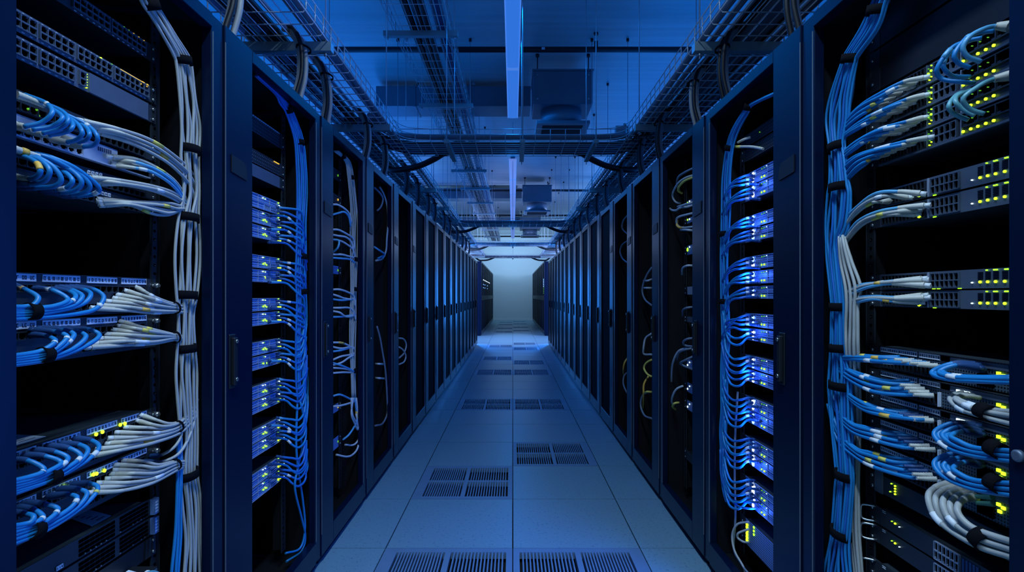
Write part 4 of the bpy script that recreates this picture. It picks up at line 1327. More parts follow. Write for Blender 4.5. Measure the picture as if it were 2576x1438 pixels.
# ------------------------------------------------------------------ third, fourth and fifth cabinets
bundle('slim strapped bundle of grey cables in the third cabinet, behind the green-lit one',
       [(380, 840, 852), (404, 866, 880), (442, 873, 890), (520, 879, 900), (552, 879, 901), (600, 880, 900), (650, 880, 900), (735, 881, 897), (806, 878, 897), (870, 879, 894), (930, 882, 894), (1000, 884, 896)],
       5, [392, 446, 552, 652, 727, 806, 932], 'cable_grey', r=0.0038, back=False)
G3 = 3.0 - 0.165
z_of = lambda px, py: zat(py, yat(px))
for i, (a, b, lab, fc) in enumerate(((300 + 125, 452, 'top dotted unit', 'dot_mesh'), (488, 512, 'amber-lit unit', 'dot_mesh'), (668, 690, 'mesh unit', 'server_mesh'), (1015, 1036, 'small lit unit', 'server_mesh'), (1098, 1128, 'lowest mesh unit', 'server_mesh'))):
    t = unit('rack_unit', '%s in the third cabinet, behind the green-lit server cabinet' % lab, 'rack unit', -1, G3, z_of(846, b), z_of(846, a), fc, 'rail_black', 0.4, group='units in the third cabinets')
    led(t, -1, G3 - 0.025, z_of(846, (a + b) / 2), 0.006, 'led_amber' if i in (1, 3) else 'led_dim')
GP5 = 'cables in the third cabinet behind the green-lit servers'
t3 = [[(836, 514, 0.02), (850, 515, 0.04), (866, 524, 0.06), (878, 537, 0.07), (884, 560, 0.07)], [(836, 540, 0.02), (850, 536, 0.04), (866, 533, 0.06), (877, 545, 0.07), (882, 570, 0.07)],
      [(836, 577, 0.02), (852, 578, 0.04), (872, 588, 0.06), (888, 600, 0.07), (892, 625, 0.07)], [(836, 590, 0.02), (852, 593, 0.04), (872, 597, 0.06), (885, 612, 0.07), (890, 640, 0.07)],
      [(836, 602, 0.02), (852, 605, 0.05), (850, 622, 0.05), (838, 634, 0.02)], [(836, 602, 0.02), (858, 606, 0.04), (878, 618, 0.06), (888, 628, 0.07), (893, 650, 0.07)],
      [(836, 640, 0.02), (860, 640, 0.05), (880, 645, 0.06), (896, 648, 0.07)], [(836, 648, 0.02), (860, 650, 0.05), (880, 652, 0.06), (892, 660, 0.07)],
      [(836, 728, 0.02), (855, 728, 0.05), (876, 735, 0.06), (890, 745, 0.07), (893, 770, 0.07)], [(836, 740, 0.02), (850, 744, 0.04), (866, 750, 0.05), (884, 753, 0.07)], [(836, 752, 0.02), (860, 755, 0.05), (880, 753, 0.06), (894, 752, 0.07)],
      [(836, 774, 0.02), (855, 774, 0.05), (878, 774, 0.06), (890, 785, 0.07), (894, 805, 0.07)], [(836, 782, 0.02), (855, 786, 0.05), (870, 796, 0.06), (890, 794, 0.07)], [(836, 797, 0.02), (860, 796, 0.05), (880, 793, 0.06), (894, 790, 0.07)],
      [(836, 861, 0.02), (860, 862, 0.05), (880, 870, 0.06), (890, 878, 0.07)], [(836, 872, 0.02), (860, 876, 0.05), (880, 872, 0.06), (890, 874, 0.07)], [(836, 884, 0.02), (860, 880, 0.05), (886, 872, 0.06)],
      [(836, 905, 0.02), (858, 896, 0.05), (880, 892, 0.06), (890, 888, 0.07)], [(836, 918, 0.02), (858, 912, 0.05), (876, 900, 0.06), (890, 892, 0.07)], [(836, 912, 0.02), (856, 918, 0.05), (876, 926, 0.06), (890, 934, 0.07)],
      [(836, 925, 0.02), (860, 926, 0.05), (880, 930, 0.06), (892, 936, 0.07)], [(836, 938, 0.02), (862, 936, 0.05), (882, 936, 0.06), (892, 930, 0.07)],
      [(836, 996, 0.02), (855, 992, 0.05), (875, 1000, 0.06), (890, 1008, 0.07)], [(836, 1022, 0.02), (855, 1020, 0.05), (878, 1014, 0.06), (894, 1008, 0.07)],
      [(884, 1000, 0.07), (886, 1040, 0.07), (898, 1067, 0.07), (905, 1092, 0.07), (900, 1125, 0.07), (888, 1142, 0.06), (872, 1148, 0.05), (846, 1143, 0.02)],
      [(892, 1000, 0.07), (897, 1040, 0.07), (897, 1060, 0.07), (880, 1090, 0.06), (862, 1106, 0.03)], [(896, 1000, 0.06), (902, 1060, 0.07), (903, 1100, 0.07), (890, 1118, 0.05), (868, 1118, 0.02)],
      [(888, 1000, 0.07), (884, 1040, 0.07), (890, 1060, 0.07), (900, 1080, 0.07), (896, 1040, 0.07)]]
for i, q in enumerate(t3):
    mm = 'cable_pale' if i % 3 != 1 else 'cable_sky'
    sle = [(0.2, 0.4, 'tape_amber')] if i in (14, 25, 26) else []
    patch('%s thin cable, %s from top, third cabinet behind green-lit servers' % ('white' if mm == 'cable_pale' else 'pale blue', ORD[i] if i < 25 else ['looping above the last', 'looping lowest', 'short hanging'][i - 25]), GP5, q, 0.0052, mm, sleeves=sle, sub=5)

GP6 = 'cables in the third cabinet behind the blue-lit servers'
r3 = [([(1746, 422), (1725, 432), (1707, 445), (1703, 462), (1710, 480)], 'cable_slate'), ([(1746, 440), (1725, 447), (1705, 462), (1692, 488), (1698, 506), (1712, 512)], 'cable_pale'), ([(1746, 445), (1722, 455), (1708, 470), (1706, 480), (1716, 486)], 'tape_yellow'),
      ([(1746, 508), (1730, 512), (1712, 518), (1704, 520)], 'cable_pale'), ([(1684, 523), (1690, 528), (1700, 529), (1712, 522), (1728, 520), (1746, 515)], 'cable_pale'), ([(1746, 535), (1726, 540), (1708, 545), (1702, 552), (1704, 565), (1716, 572), (1746, 570)], 'cable_pale'),
      ([(1704, 555), (1703, 566), (1710, 572), (1720, 571)], 'tape_amber'), ([(1746, 580), (1728, 578), (1712, 578)], 'cable_pale'), ([(1744, 668), (1728, 668), (1717, 675), (1716, 690)], 'cable_pale'), ([(1744, 772), (1728, 774), (1718, 780), (1717, 795)], 'cable_slate'),
      ([(1730, 875), (1708, 882), (1695, 905), (1690, 930), (1689, 975)], 'cable_pale'), ([(1740, 876), (1720, 880), (1707, 888), (1703, 905)], 'cable_slate'), ([(1718, 970), (1702, 978), (1693, 993), (1690, 1010), (1696, 1020)], 'cable_pale'), ([(1708, 1012), (1697, 1014), (1692, 1022), (1700, 1030)], 'tape_yellow'),
      ([(1746, 850), (1730, 852), (1720, 858), (1722, 868), (1746, 872)], 'cable_slate'), ([(1746, 895), (1725, 905), (1712, 915), (1746, 930)], 'cable_slate')]
cn = {'cable_slate': 'dark grey', 'cable_pale': 'white', 'tape_yellow': 'yellow', 'tape_amber': 'amber'}
for i, (q, mm) in enumerate(r3):
    n = len(q)
    p = [(x, y, 0.015 + 0.055 * math.sin(PI * (0.15 + 0.8 * k / (n - 1)))) for k, (x, y) in enumerate(q)]
    patch('%s curled cable, %s from top, third cabinet behind the blue-lit servers' % (cn[mm], ORD[i]), GP6, p, 0.0055, mm, sub=5)
for i, (a, b, lab, fc) in enumerate(((500, 520, 'topmost lit unit', 'server_mesh'), (545, 560, 'thin lit unit', 'server_mesh'), (615, 640, 'green-lit unit', 'server_mesh'), (720, 741, 'pale grid-fronted unit', 'pale_steel'), (796, 811, 'short slotted unit', 'slate_steel'),
                                     (905, 930, 'speckled unit', 'server_mesh'), (965, 990, 'lower lit unit', 'server_mesh'), (1010, 1035, 'lowest lit unit', 'server_mesh'), (1140, 1165, 'dark bottom unit', 'lid_steel'))):
    t = unit('rack_unit', '%s in the third cabinet, behind the blue-lit server cabinet' % lab, 'rack unit', 1, G3, z_of(1738, b), z_of(1738, a), fc, 'rail_black', 0.4, group='units in the third cabinets')
    if fc == 'server_mesh':
        led(t, 1, yat(1730), z_of(1730, (a + b) / 2), 0.010 if i == 2 else 0.005, 'led_green' if i < 3 else 'led_white')
        led(t, 1, yat(1735), z_of(1735, a + 6), 0.004, 'led_white')
GP7 = 'cables in the fourth and fifth cabinets'
far_c = [([(955, 470), (966, 490), (974, 520), (976, 560), (973, 600), (971, 630), (962, 650), (946, 655)], 'cable_pale', 'long hanging white cable in the fourth cabinet behind the green-lit one'),
         ([(940, 470), (955, 485), (963, 500), (958, 520), (948, 530)], 'cable_slate', 'dark curl at the top of the fourth cabinet behind the green-lit one'),
         ([(940, 620), (955, 630), (967, 640), (950, 650)], 'cable_sky', 'pale blue bent cable in the fourth cabinet behind the green-lit one'),
         ([(948, 820), (956, 850), (963, 890), (968, 920), (971, 950), (974, 1010), (974, 1040), (962, 1065), (944, 1070)], 'cable_slate', 'long bowed grey cable low in the fourth cabinet behind the green-lit one'),
         ([(944, 915), (955, 915), (966, 916)], 'cable_pale', 'short level cable in the fourth cabinet behind the green-lit one'),
         ([(944, 950), (956, 951), (970, 952)], 'cable_pale', 'lower short level cable in the fourth cabinet behind the green-lit one'),
         ([(1003, 850), (1016, 853), (1022, 868), (1016, 888), (1004, 900)], 'cable_pale', 'upper white coil in the fifth cabinet of the grey-bundle row'),
         ([(1003, 872), (1014, 880), (1021, 895), (1016, 910), (1004, 916)], 'cable_pale', 'lower white coil in the fifth cabinet of the grey-bundle row'),
         ([(1640, 672), (1628, 690), (1618, 715), (1616, 735), (1624, 755), (1640, 768)], 'cable_slate', 'long bowed cable in the fourth cabinet behind the blue-lit one'),
         ([(1640, 702), (1628, 706), (1620, 705)], 'cable_pale', 'short white lead in the fourth cabinet behind the blue-lit one'), ([(1640, 724), (1626, 724), (1616, 724)], 'cable_pale', 'level white lead in the fourth cabinet behind the blue-lit one'),
         ([(1640, 838), (1624, 850), (1619, 875), (1620, 890), (1640, 891)], 'cable_pale', 'square white loop in the fourth cabinet behind the blue-lit one'),
         ([(1640, 904), (1626, 912), (1620, 925), (1628, 940), (1640, 947)], 'tape_yellow', 'yellow curl in the fourth cabinet behind the blue-lit one'), ([(1632, 945), (1620, 965), (1619, 990), (1618, 1025)], 'tape_amber', 'straight amber cable in the fourth cabinet behind the blue-lit one'),
         ([(1640, 985), (1624, 988), (1614, 1000), (1612, 1022), (1622, 1045), (1640, 1052)], 'cable_slate', 'low dark loop in the fourth cabinet behind the blue-lit one'), ([(1640, 986), (1626, 985), (1616, 994)], 'tape_yellow', 'low short yellow lead in the fourth cabinet behind the blue-lit one'),
         ([(1580, 540), (1568, 555), (1566, 575), (1580, 590)], 'cable_slate', 'topmost dark curl in the fifth cabinet of the blue-bundle row'), ([(1580, 605), (1566, 615), (1560, 632), (1566, 650), (1580, 662)], 'cable_slate', 'middle dark curl in the fifth cabinet of the blue-bundle row'),
         ([(1580, 898), (1571, 912), (1568, 930), (1570, 945)], 'tape_amber', 'amber curl in the fifth cabinet of the blue-bundle row'), ([(1580, 935), (1570, 945), (1568, 965), (1576, 985), (1580, 990)], 'cable_slate', 'lowest dark curl in the fifth cabinet of the blue-bundle row')]
for q, mm, lab in far_c:
    n = len(q)
    p = [(x, y, 0.02 + 0.05 * math.sin(PI * (0.1 + 0.8 * k / (n - 1)))) for k, (x, y) in enumerate(q)]
    patch(lab, GP7, p, 0.0065, mm, sub=4)

# ------------------------------------------------------------------ overhead trays
TB = 2.35                     # underside of the side trays
TX0, TX1 = 0.86, 1.27
TH = 0.085
WR = 0.0029


def wire_tray(name, label, rect, z, along, pitch=0.1, n_long=8, h=TH, ends=(), group='wire mesh cable trays'):
    """open basket of welded wires; along = 'y' or 'x'"""
    x0, x1, y0, y1 = rect
    m = MB()
    r = WR
    if along == 'y':
        for i in range(n_long + 1):
            x = x0 + (x1 - x0) * i / n_long
            m.tube([(x, y0, z), (x, y1, z)], r, 5)
        for x in (x0, x1):
            for k in (0.5, 1.0):
                m.tube([(x, y0, z + h * k), (x, y1, z + h * k)], r, 5)
        n = int((y1 - y0) / pitch)
        for k in range(n + 1):
            y = y0 + k * pitch
            m.tube([(x0, y, z + h), (x0, y, z + 0.012), (x0 + math.copysign(0.012, x1 - x0), y, z - r), (x1 - math.copysign(0.012, x1 - x0), y, z - r), (x1, y, z + 0.012), (x1, y, z + h)], r, 5)
    else:
        for i in range(n_long + 1):
            y = y0 + (y1 - y0) * i / n_long
            m.tube([(x0, y, z), (x1, y, z)], r, 5)
        for y in (y0, y1):
            for k in (0.5, 1.0):
                m.tube([(x0, y, z + h * k), (x1, y, z + h * k)], r, 5)
        n = int(abs(x1 - x0) / pitch)
        for k in range(n + 1):
            x = x0 + k * (x1 - x0) / n
            m.tube([(x, y0, z + h), (x, y0, z + 0.012), (x, y0 + 0.012, z - r), (x, y1 - 0.012, z - r), (x, y1, z + 0.012), (x, y1, z + h)], r, 5)
    for pts in ends:
        m.tube(spline(pts, 6), r, 5)
    return tag(m.build(name, 'wire_steel'), label, 'cable tray', group)


CROSS = [4.03, 8.72, 12.35, 16.4]
for s in (-1, 1):
    wire_tray('wire_tray', 'long wire mesh tray hanging above the %s cabinets' % SIDE[s], (s * TX0, s * TX1, 0.6, 16.9), TB, 'y')
for i, y in enumerate(CROSS):
    ends = []
    for s in (-1, 1):
        for zz in (TB, TB + TH * 0.5, TB + TH):
            ends.append([(s * TX0, y - 0.22, zz), (s * (TX0 - 0.03), y - 0.10, zz), (s * (TX0 - 0.10), y - 0.03, zz), (s * (TX0 - 0.24), y, zz)])
    wire_tray('wire_tray', 'wire mesh tray bridging the aisle, %s from the camera' % ORD[i], (-TX0, TX0, y, y + 0.46), TB, 'x', 0.108, 8, ends=ends)
CB = 3.285
wire_tray('wire_tray', 'narrow wire mesh tray hung high over the aisle beside the light strip', (-0.955, -0.497, 2.6, 21.0), CB, 'y', 0.155, 6, h=0.11)


def hanger(label, x0, x1, y, z, group, top=CEIL):
    """strut channel hung on two threaded rods"""
    t = thing('trapeze_hanger', label, 'tray hanger', ((x0 + x1) / 2, y, z - 0.05), group)
    lo, hi = min(x0, x1), max(x0, x1)
    m = MB()
    m.box((lo, y - 0.021, z - 0.045), (hi, y + 0.021, z - 0.006))
    m.box((lo, y - 0.021, z - 0.006), (hi, y - 0.012, z - 0.003))
    m.box((lo, y + 0.012, z - 0.006), (hi, y + 0.021, z - 0.003))
    m.build('strut', 'strut_steel', t)
    for x in (lo + 0.03, hi - 0.03):
        q = MB()
        q.tube([(x, y, z - 0.075), (x, y, top)], 0.0036, 6)
        rod = q.build('threaded_rod', 'wire_steel', t)
        MB().tube([(x, y, z - 0.062), (x, y, z - 0.050)], 0.010, 6).build('nut', 'screw_steel', rod)
        MB().tube([(x, y, top - 0.03), (x, y, top)], 0.016, 8).build('ceiling_anchor', 'pipe_black', rod)


for s in (-1, 1):
    k = 0
    for y in (2.475, 3.66, 5.84, 7.07, 8.27, 9.6, 10.8, 11.9, 13.2, 14.6, 16.0):
        hanger('strut hanger under the tray above the %s cabinets, %s from the camera' % (SIDE[s], ORD[k]), s * 0.845, s * 1.30, y, TB, 'strut hangers under the side trays')
        k += 1
for k, y in enumerate((4.24, 5.84, 7.4, 8.9, 10.4, 12.0, 13.6, 15.2, 17.0, 19.0)):
    hanger('strut hanger under the high narrow tray, %s from the camera' % ORD[k], -1.035, -0.44, y, CB, 'strut hangers under the high narrow tray')
for i, y in enumerate(CROSS):
    xs = (-0.50, 0.075, 0.63) if i == 0 else (0.0,)
    for k, x in enumerate(xs):
        m = MB()
        t = thing('tray_bracket', ('bracket under the nearest bridging tray, %s along it' % ['at the grey-bundle end', 'at the middle', 'at the blue-bundle end'][k]) if i == 0 else 'bracket under the middle of the %s bridging tray' % ['', 'second', 'third', 'fourth'][i],
                  'tray bracket', (x, y + 0.23, TB - 0.04), 'brackets under the bridging trays')
        m.box((x - 0.018, y - 0.05, TB - 0.035), (x + 0.018, y + 0.52, TB - 0.005))
        m.build('strut', 'strut_steel', t)
        for yy in (y - 0.035, y + 0.505):
            MB().tube([(x, yy, TB - 0.06), (x, yy, CEIL)], 0.0036, 6).build('threaded_rod', 'wire_steel', t)

# cables lying in the trays
SPEC = {-1: [(0.885, 0.016, 'cable_slate'), (0.922, 0.014, 'cable_slate'), (1.02, 0.010, 'cable_slate'), (1.075, 0.016, 'cable_black'), (1.115, 0.016, 'cable_black'), (1.15, 0.012, 'cable_slate'), (1.185, 0.015, 'cable_black'), (1.225, 0.014, 'cable_slate')],
        1: [(0.895, 0.018, 'cable_slate'), (0.935, 0.014, 'cable_slate'), (0.968, 0.010, 'cable_slate'), (0.998, 0.013, 'cable_black'), (1.030, 0.013, 'cable_black'), (1.065, 0.018, 'cable_slate'), (1.108, 0.018, 'cable_slate'),
            (1.145, 0.012, 'cable_slate'), (1.178, 0.014, 'cable_black'), (1.215, 0.018, 'cable_slate'), (1.245, 0.010, 'cable_slate')]}
for s in (-1, 1):
    for i, (x, r, mm) in enumerate(SPEC[s]):
        pts = [(s * (x + rnd.uniform(-0.008, 0.008)), y, TB + r + 0.003 + rnd.uniform(0, 0.006)) for y in [0.6 + 0.9 * k for k in range(19)]]
        o = MB().tube(spline(pts, 3), r, 8).build('tray_cable', mm)
        tag(o, 'long %s cable lying in the tray above the %s cabinets, %s from the aisle' % ('black' if mm == 'cable_black' else 'slate grey', SIDE[s], ORD[i]), 'cable', 'cables lying in the side trays')
for i, (x, r, mm) in enumerate(((-0.80, 0.030, 'cable_black'), (-0.735, 0.030, 'cable_black'), (-0.675, 0.024, 'cable_black'), (-0.60, 0.014, 'cable_slate'), (-0.565, 0.018, 'cable_navy'), (-0.525, 0.012, 'cable_slate'))):
    pts = [(x + rnd.uniform(-0.005, 0.005), y, CB + r + 0.003) for y in [2.6 + 1.3 * k for k in range(15)]]
    tag(MB().tube(spline(pts, 3), r, 8).build('tray_cable', mm), '%s cable in the high narrow tray, %s from its outer edge' % ('black' if mm == 'cable_black' else 'dark blue', ORD[i]), 'cable', 'cables in the high narrow tray')
for j, yb in enumerate(CROSS):
    for i in range(9):
        y = yb + 0.03 + i * 0.05
        r = 0.017 if i in (0, 1) else rnd.uniform(0.011, 0.016)
        z = TB + r + (0.022 if i in (0, 1) else 0.004)
        pts = []
        for s in (-1, 1):
            bend = [(s * (0.95 + 0.022 * i), yb - 0.45, z), (s * (0.93 + 0.02 * i), yb - 0.10 + 0.02 * i, z), (s * (0.80 + 0.01 * i), y - 0.02, z), (s * 0.60, y, z)]
            pts = pts + (bend if s < 0 else bend[::-1])
        pts.insert(4, (-0.2, y, z))
        pts.insert(5, (0.2, y, z))
        mm = ['cable_slate', 'cable_slate', 'cable_black', 'cable_slate', 'cable_navy', 'cable_slate', 'cable_black', 'cable_navy', 'cable_black'][i]
        tag(MB().tube(spline(pts, 5), r, 8).build('tray_cable', mm), '%s cable across the %s bridging tray, %s from its near side' % ({'cable_slate': 'slate grey', 'cable_black': 'black', 'cable_navy': 'navy'}[mm], ['nearest', 'second', 'third', 'fourth'][j], ORD[i]), 'cable', 'cables lying in the bridging trays')
    for s in (-1, 1):
        pts = [(s * 0.40, yb + 0.42, TB + 0.03), (s * 0.56, yb + 0.455, TB + 0.03), (s * 0.68, yb + 0.51, TB - 0.015), (s * 0.80, yb + 0.57, TB - 0.05), (s * 0.92, yb + 0.64, TB - 0.06), (s * 1.08, yb + 0.74, TB - 0.05), (s * 1.2, yb + 0.9, TB + 0.03)]
        tag(MB().tube(spline(pts, 6), 0.026, 9).build('power_cable', 'cable_black'), 'thick black cable sagging from the %s bridging tray towards the %s cabinets' % (['nearest', 'second', 'third', 'fourth'][j], SIDE[s]), 'cable', 'thick black cables at the bridging trays')
# junction box on the first bridging tray
t = thing('junction_box', 'grey junction box sitting on the bridging tray nearest the camera', 'junction box', (0.835, 4.06, TB + 0.03))
MB().box((0.785, 4.035, TB + 0.03), (0.885, 4.085, TB + 0.115)).build('case', 'box_grey', t, 0.004)
MB().box((0.789, 4.030, TB + 0.034), (0.881, 4.035, TB + 0.111)).build('cover', 'box_grey', t)
MB().tube([(0.86, 4.06, TB + 0.115), (0.86, 4.06, TB + 0.135)], 0.012, 8).build('gland', 'pipe_black', t)
# small printed tag on a bundle by the junction box
t = thing('cable_label', 'black cable tag with pale printed characters under the blue-bundle side tray', 'cable label', (0.97, 3.90, TB - 0.03))
m = MB()
m.box((0.90, 3.86, TB - 0.012), (1.02, 4.02, TB - 0.006))
m.build('tag_plate', 'cable_black', t)
m = MB()
for row, n in ((0, 4), (1, 5)):
    for k in range(n):
        x = 0.912 + k * 0.019 + row * 0.004
        y = 3.895 + (1 - row) * 0.055
        for q in range(3):
            if rnd.random() < 0.85:
                m.box((x + q * 0.005, y, TB - 0.0135), (x + q * 0.005 + 0.0025, y + 0.035, TB - 0.012))
m.build('printed_marks', 'paper', t)

# looms dropping from the trays to the cabinet tops
DROPS = {-1: [1.81, 2.39, 2.75, 3.48, 3.98, 4.75, 5.35, 6.0, 6.5, 7.4, 8.0, 9.1, 10.1, 10.8, 11.6],
         1: [1.82, 2.41, 2.78, 3.48, 3.95, 4.65, 5.4, 6.0, 6.7, 7.5, 8.2, 9.1, 9.9, 10.8, 11.6]}
for s in (-1, 1):
    for i, y in enumerate(DROPS[s]):
        dark = (s > 0 and i not in (2,)) or i > 4
        t = thing('cable_loom', '%s cable loom dropping onto the %s row, %s from the camera' % ('dark' if dark else 'pale grey', SIDE[s], ORD[i]), 'cable loom', (s * 0.96, y, TOP), 'looms dropping from trays to cabinet tops')
        lean = rnd.uniform(-0.06, 0.06)
        nc = 5 if i < 5 else 4
        for k in range(nc):
            x = 0.955 + 0.013 * (k % 3)
            dy = 0.016 * (k - nc / 2)
            pts = [(s * (x + 0.07), y + lean * 1.8 + dy, TB + 0.035), (s * (x + 0.025), y + lean + dy, TB + 0.012), (s * (x - 0.008), y + lean * 0.8 + dy, TB - 0.07), (s * (x - 0.012), y + lean * 0.4 + dy * 0.9, TB - 0.19), (s * (x + 0.01), y + dy, TB - 0.30), (s * (x + 0.02), y - lean * 0.3 + dy, TOP - 0.004)]
            mm = ('cable_black', 'cable_slate', 'cable_slate', 'cable_black', 'cable_grey')[k] if dark else ('cable_black', 'cable_grey', 'cable_grey', 'cable_grey', 'cable_slate')[k]
            MB().tube(spline(pts, 5), 0.010, 7).build('cable', mm, t)
        strap_at((s * 0.952, y + lean * 0.85, TB - 0.06), (0, 0, 1), 0.048, 0.030, 0.008, '', None, name='cable_tie', parent=t)

# ------------------------------------------------------------------ ceiling services
def light_strip(label, y0, y1, z, group, mm='tube_blue'):
    t = thing('strip_light', label, 'ceiling light', (0, (y0 + y1) / 2, z), group)
    MB().box((-0.036, y0, z + 0.02), (0.036, y1, z + 0.075)).build('housing', 'fixture_metal', t)
    m = MB()
    m.prism([(-0.058, y0, z + 0.02), (0.058, y0, z + 0.02), (0.052, y0, z + 0.004), (0.035, y0, z), (-0.035, y0, z), (-0.052, y0, z + 0.004)], (0, y1 - y0, 0))
    m.build('diffuser', mm, t)
    for x in (-0.0605, 0.0605):
        MB().box((x - 0.004, y0, z + 0.001), (x + 0.004, y1, z + 0.022)).build('side_rim', 'tube_edge', t)
    n = max(1, round((y1 - y0) / 1.4))
    for k in range(1, n):
        y = y0 + (y1 - y0) * k / n
        MB().box((-0.058, y - 0.03, z - 0.001), (0.058, y + 0.03, z + 0.004)).build('joint_clip', 'tube_edge', t)
    for y in (y0 + 0.4, y1 - 0.4):
        MB().tube([(0, y, z + 0.075), (0, y, CEIL)], 0.004, 6).build('hanging_rod', 'wire_steel', t)


LZ = EYE + 2.2
light_strip('long blue-lit strip light over the aisle, the one nearest the camera', -2.0, 6.58, LZ, 'strip lights along the aisle')
light_strip('blue-lit strip light beyond the first bridging tray', 8.6, 20.5, LZ, 'strip lights along the aisle', 'tube_pale')


def pipe(label, y, z, x0=-4.3, x1=4.3, r=0.030):
    t = thing('black_pipe', label, 'pipe', (0, y, z), 'black pipes crossing below the ceiling')
    MB().tube([(x0, y, z), (x1, y, z)], r, 12).build('tube', 'pipe_black', t)
    for x in (-2.6, 0.9, 3.2):
        m = MB()
        m.tube([(x, y, z + r), (x, y, z + 0.09)], 0.020, 8)
        m.tube([(x, y, z + 0.09), (x, y, CEIL)], 0.008, 6)
        m.tube([(x, y, CEIL - 0.02), (x, y, CEIL)], 0.025, 8)
        m.build('pipe_hanger', 'pipe_black', t)
    MB().box((0.31, y - r - 0.004, z - 0.012), (0.345, y - r + 0.004, z + 0.012)).build('pipe_tag', 'label_white', t)


pipe('black pipe crossing below the ceiling, nearest the camera', 5.71, EYE + 2.65)
pipe('black pipe crossing the ceiling behind the farther air box', 13.4, EYE + 2.65)
pipe('black pipe crossing the ceiling above the cross aisle', 17.4, EYE + 2.62)
pipe('black pipe crossing just in front of the pale far wall', 21.6, EYE + 2.40)


def air_box(label, y, k=1.0):
    x0, x1 = 0.24, 0.94
    zb, zt = EYE + 2.24, EYE + 2.63
    t = thing('air_diffuser_box', label, 'air diffuser', ((x0 + x1) / 2, y + 0.3, EYE + 1.98), 'air boxes above the aisle')
    MB().box((x0, y, zb), (x1, y + 0.55, zt)).build('box', 'duct_steel', t, 0.006)
    MB().box((x0 - 0.01, y - 0.006, zt), (x1 + 0.01, y + 0.56, zt + 0.02)).build('lid', 'duct_steel', t)
    xm = (x0 + x1) / 2
    ym = y + 0.27
    m = MB()
    m.tube([(xm, ym, zb), (xm, ym, EYE + 2.04)], 0.25, 24)
    m.build('neck', 'duct_steel', t)
    z = EYE + 2.0
    m = MB()
    a, b = 0.31, 0.24
    for (u0, u1, v0, v1) in ((-a, a, -a, -b), (-a, a, b, a), (-a, -b, -b, b), (b, a, -b, b)):
        m.box((xm + u0, ym + v0, z), (xm + u1, ym + v1, z + 0.035))
    m.build('diffuser_frame', 'duct_steel', t)
    m = MB()
    for i in range(15):
        yy = ym - b + 2 * b * (i + 0.5) / 15
        m.box((xm - b, yy - 0.004, z + 0.004), (xm + b, yy + 0.004, z + 0.028))
    m.build('blades', 'grille_dark', t)
    MB().box((xm - b, ym - b, z + 0.028), (xm + b, ym + b, z + 0.04)).build('plenum', 'hole_black', t)
    for x in (x0 + 0.05, x1 - 0.05):
        q = MB()
        q.tube([(x, y + 0.02, zt + 0.02), (x, y + 0.02, CEIL)], 0.006, 6)
        rod = q.build('hanging_rod', 'pipe_black', t)
        MB().tube([(x, y + 0.02, CEIL - 0.03), (x, y + 0.02, CEIL)], 0.022, 8).build('ceiling_anchor', 'pipe_black', rod)
        for zz in (zb + 0.06, zt - 0.05):
            MB().tube([(x, y, zz), (x, y - 0.006, zz)], 0.012, 8).build('bolt', 'screw_steel', t)


air_box('steel air box with square grille hanging right of the near strip light', 6.2)
air_box('second steel air box, hanging beyond the first bridging tray', 12.7)
air_box('farthest steel air box, beyond the second bridging tray', 17.9)


def duct(label, y, x0, x1):
    zb, zt = EYE + 2.485, EYE + 2.75
    t = thing('air_duct', label, 'air duct', ((x0 + x1) / 2, y + 0.2, zb), 'steel ducts crossing the ceiling')
    MB().box((x0, y, zb), (x1, y + 0.42, zt)).build('duct_body', 'duct_steel', t, 0.005)
    x = x0 + 0.5
    while x < x1 - 0.1:
        MB().box((x, y - 0.010, zb - 0.010), (x + 0.022, y + 0.43, zt + 0.010)).build('flange', 'duct_steel', t)
        x += 0.72
    for x in (x0 + 0.15, x1 - 0.15):
        MB().tube([(x, y + 0.2, zt), (x, y + 0.2, CEIL)], 0.006, 6).build('hanging_rod', 'pipe_black', t)


duct('steel duct crossing above the near strip light beside the first air box', 6.95, -1.80, 0.235)
duct('steel duct crossing beyond the first bridging tray', 13.6, -3.4, 0.235)
duct('farthest steel duct crossing the ceiling', 18.6, -2.6, 0.235)
for i, (x, y) in enumerate(((-0.52, 7.05), (-1.18, 5.84), (1.02, 7.3))):
    m = MB()
    m.tube([(x, y, CEIL - 0.9), (x, y, CEIL)], 0.0036, 6)
    m.tube([(x, y, CEIL - 0.04), (x, y, CEIL)], 0.02, 8)
    tag(m.build('threaded_rod', 'wire_steel'), ['spare threaded rod hanging beside the high narrow tray', 'spare threaded rod over the grey-bundle side tray', 'spare threaded rod beside the near air box'][i], 'rod')

# ------------------------------------------------------------------ light
def area(name, loc, rot, sx_, sy_, power, col, spread=180):
    l = bpy.data.lights.new(name, 'AREA')
    l.shape = 'RECTANGLE'
    l.size, l.size_y = sx_, sy_
    l.energy = power
    l.color = col
    l.spread = math.radians(spread)
    o = bpy.data.objects.new(name, l)
    COL.objects.link(o)
    o.location = loc
    o.rotation_euler = rot
    return o


BLUE = (0.0, 0.20, 1.0)
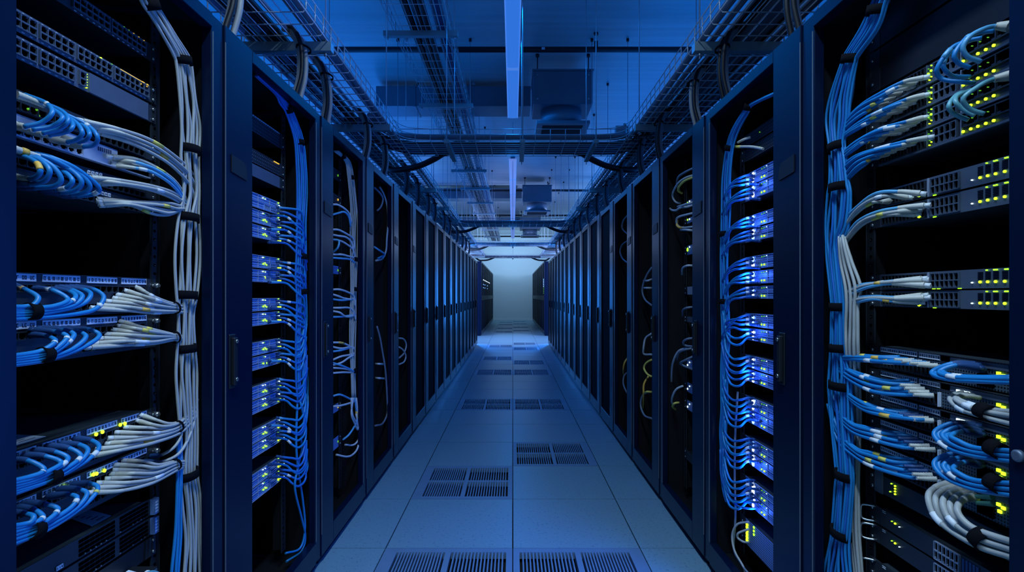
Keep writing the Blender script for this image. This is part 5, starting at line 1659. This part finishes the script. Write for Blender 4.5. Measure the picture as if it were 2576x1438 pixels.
# added blue fills, hidden behind the cabinet rows, brighten the ceiling
for s in (-1, 1):
    area('blue_ceiling_fill', (s * 2.7, 9.6, 2.05), (PI, 0, 0), 1.3, 11.0, 78 if s < 0 else 76, BLUE)
    area('blue_ceiling_fill_near', (s * 2.9, 2.5, 2.05), (PI, 0, 0), 1.3, 2.5, 9, BLUE)
    area('blue_side_fill', (s * 3.75, 6.5, 2.1), (PI, 0, 0), 0.7, 8.0, 42 if s < 0 else 22, BLUE)
    # cross aisle lamps
    area('cross_aisle_lamp', (s * 2.4, 13.4, 2.3), (math.radians(12), s * math.radians(55), 0), 1.0, 1.4, 165, (0.36, 0.52, 1.0))
    # upright lamps on the ends of the near rows, in the cross aisle
    area('row_end_lamp', (s * 0.97, 12.95, 1.15), (PI / 2, 0, s * math.radians(-150)), 0.12, 1.3, 105, (0.03, 0.26, 1.0))
    # added unseen fills for the far wall and the ceiling before it
    area('far_side_fill', (s * 2.9, 20.0, 2.6), (math.radians(105), 0, 0), 1.6, 0.8, 55, (0.40, 0.70, 1.0))
    area('far_ceiling_fill', (s * 3.0, 20.0, 2.3), (PI, 0, 0), 1.2, 3.5, 40, (0.12, 0.42, 1.0))
# lamps below the strip lights; the first is an added whiter fill
area('aisle_fill', (0, -0.15, LZ - 0.02), (0, 0, 0), 0.11, 3.2, 80, (0.52, 0.76, 1.0), 140)
area('aisle_lamp_mid', (0, 5.0, LZ - 0.02), (0, 0, 0), 0.10, 3.0, 26, (0.0, 0.24, 1.0))
area('aisle_lamp_far', (0, 12.0, LZ - 0.02), (0, 0, 0), 0.10, 6.0, 40, (0.0, 0.24, 1.0))
area('far_wall_fill', (0, 22.4, 3.3), (math.radians(52), 0, 0), 1.6, 0.25, 41, (0.37, 0.69, 1.0))  # added lamp without a fixture, brightens the far wall
# light thrown out by the blue indicator lamps of the second cabinet
for py in (462, 560, 690, 828, 940, 1055, 1170, 1285):
    l = bpy.data.lights.new('indicator_beam', 'SPOT')
    l.energy = 8.5
    l.color = (0.02, 0.17, 1.0)
    l.shadow_soft_size = 0.02
    l.spot_size = math.radians(150)
    l.spot_blend = 0.6
    o = bpy.data.objects.new('indicator_beam', l)
    COL.objects.link(o)
    o.location = at(1898, py, XM - 0.022)
    o.rotation_euler = (0, PI / 2, 0)
    l = bpy.data.lights.new('indicator_glow', 'POINT')
    l.energy = 0.13
    l.color = (0.05, 0.16, 1.0)
    l.shadow_soft_size = 0.012
    o = bpy.data.objects.new('indicator_glow', l)
    COL.objects.link(o)
    o.location = at(1898, py, XM - 0.024)

w = bpy.data.worlds.new('world')
SC.world = w
w.use_nodes = True
w.node_tree.nodes['Background'].inputs[0].default_value = (0.0, 0.01, 0.04, 1)
w.node_tree.nodes['Background'].inputs[1].default_value = 1.0

# ------------------------------------------------------------------ camera
cam = bpy.data.cameras.new('camera')
cam.sensor_width = 36.0
cam.lens = F / 2576.0 * 36.0
cam.shift_x = -2.0 / 2576.0
cam.shift_y = (HY - 719.0) / 2576.0
cam.clip_start = 0.02
cam.clip_end = 80
co = bpy.data.objects.new('camera', cam)
COL.objects.link(co)
co.location = (0, 0, EYE)
co.rotation_euler = (PI / 2, 0, 0)
SC.camera = co
SC.view_settings.view_transform = 'Standard'
SC.view_settings.look = 'None'
SC.view_settings.exposure = 0.0
SC.view_settings.gamma = 1.0
SC.view_settings.use_curve_mapping = False
SC.cycles.max_bounces = 6
SC.cycles.diffuse_bounces = 4
SC.cycles.glossy_bounces = 3
SC.cycles.use_denoising = True
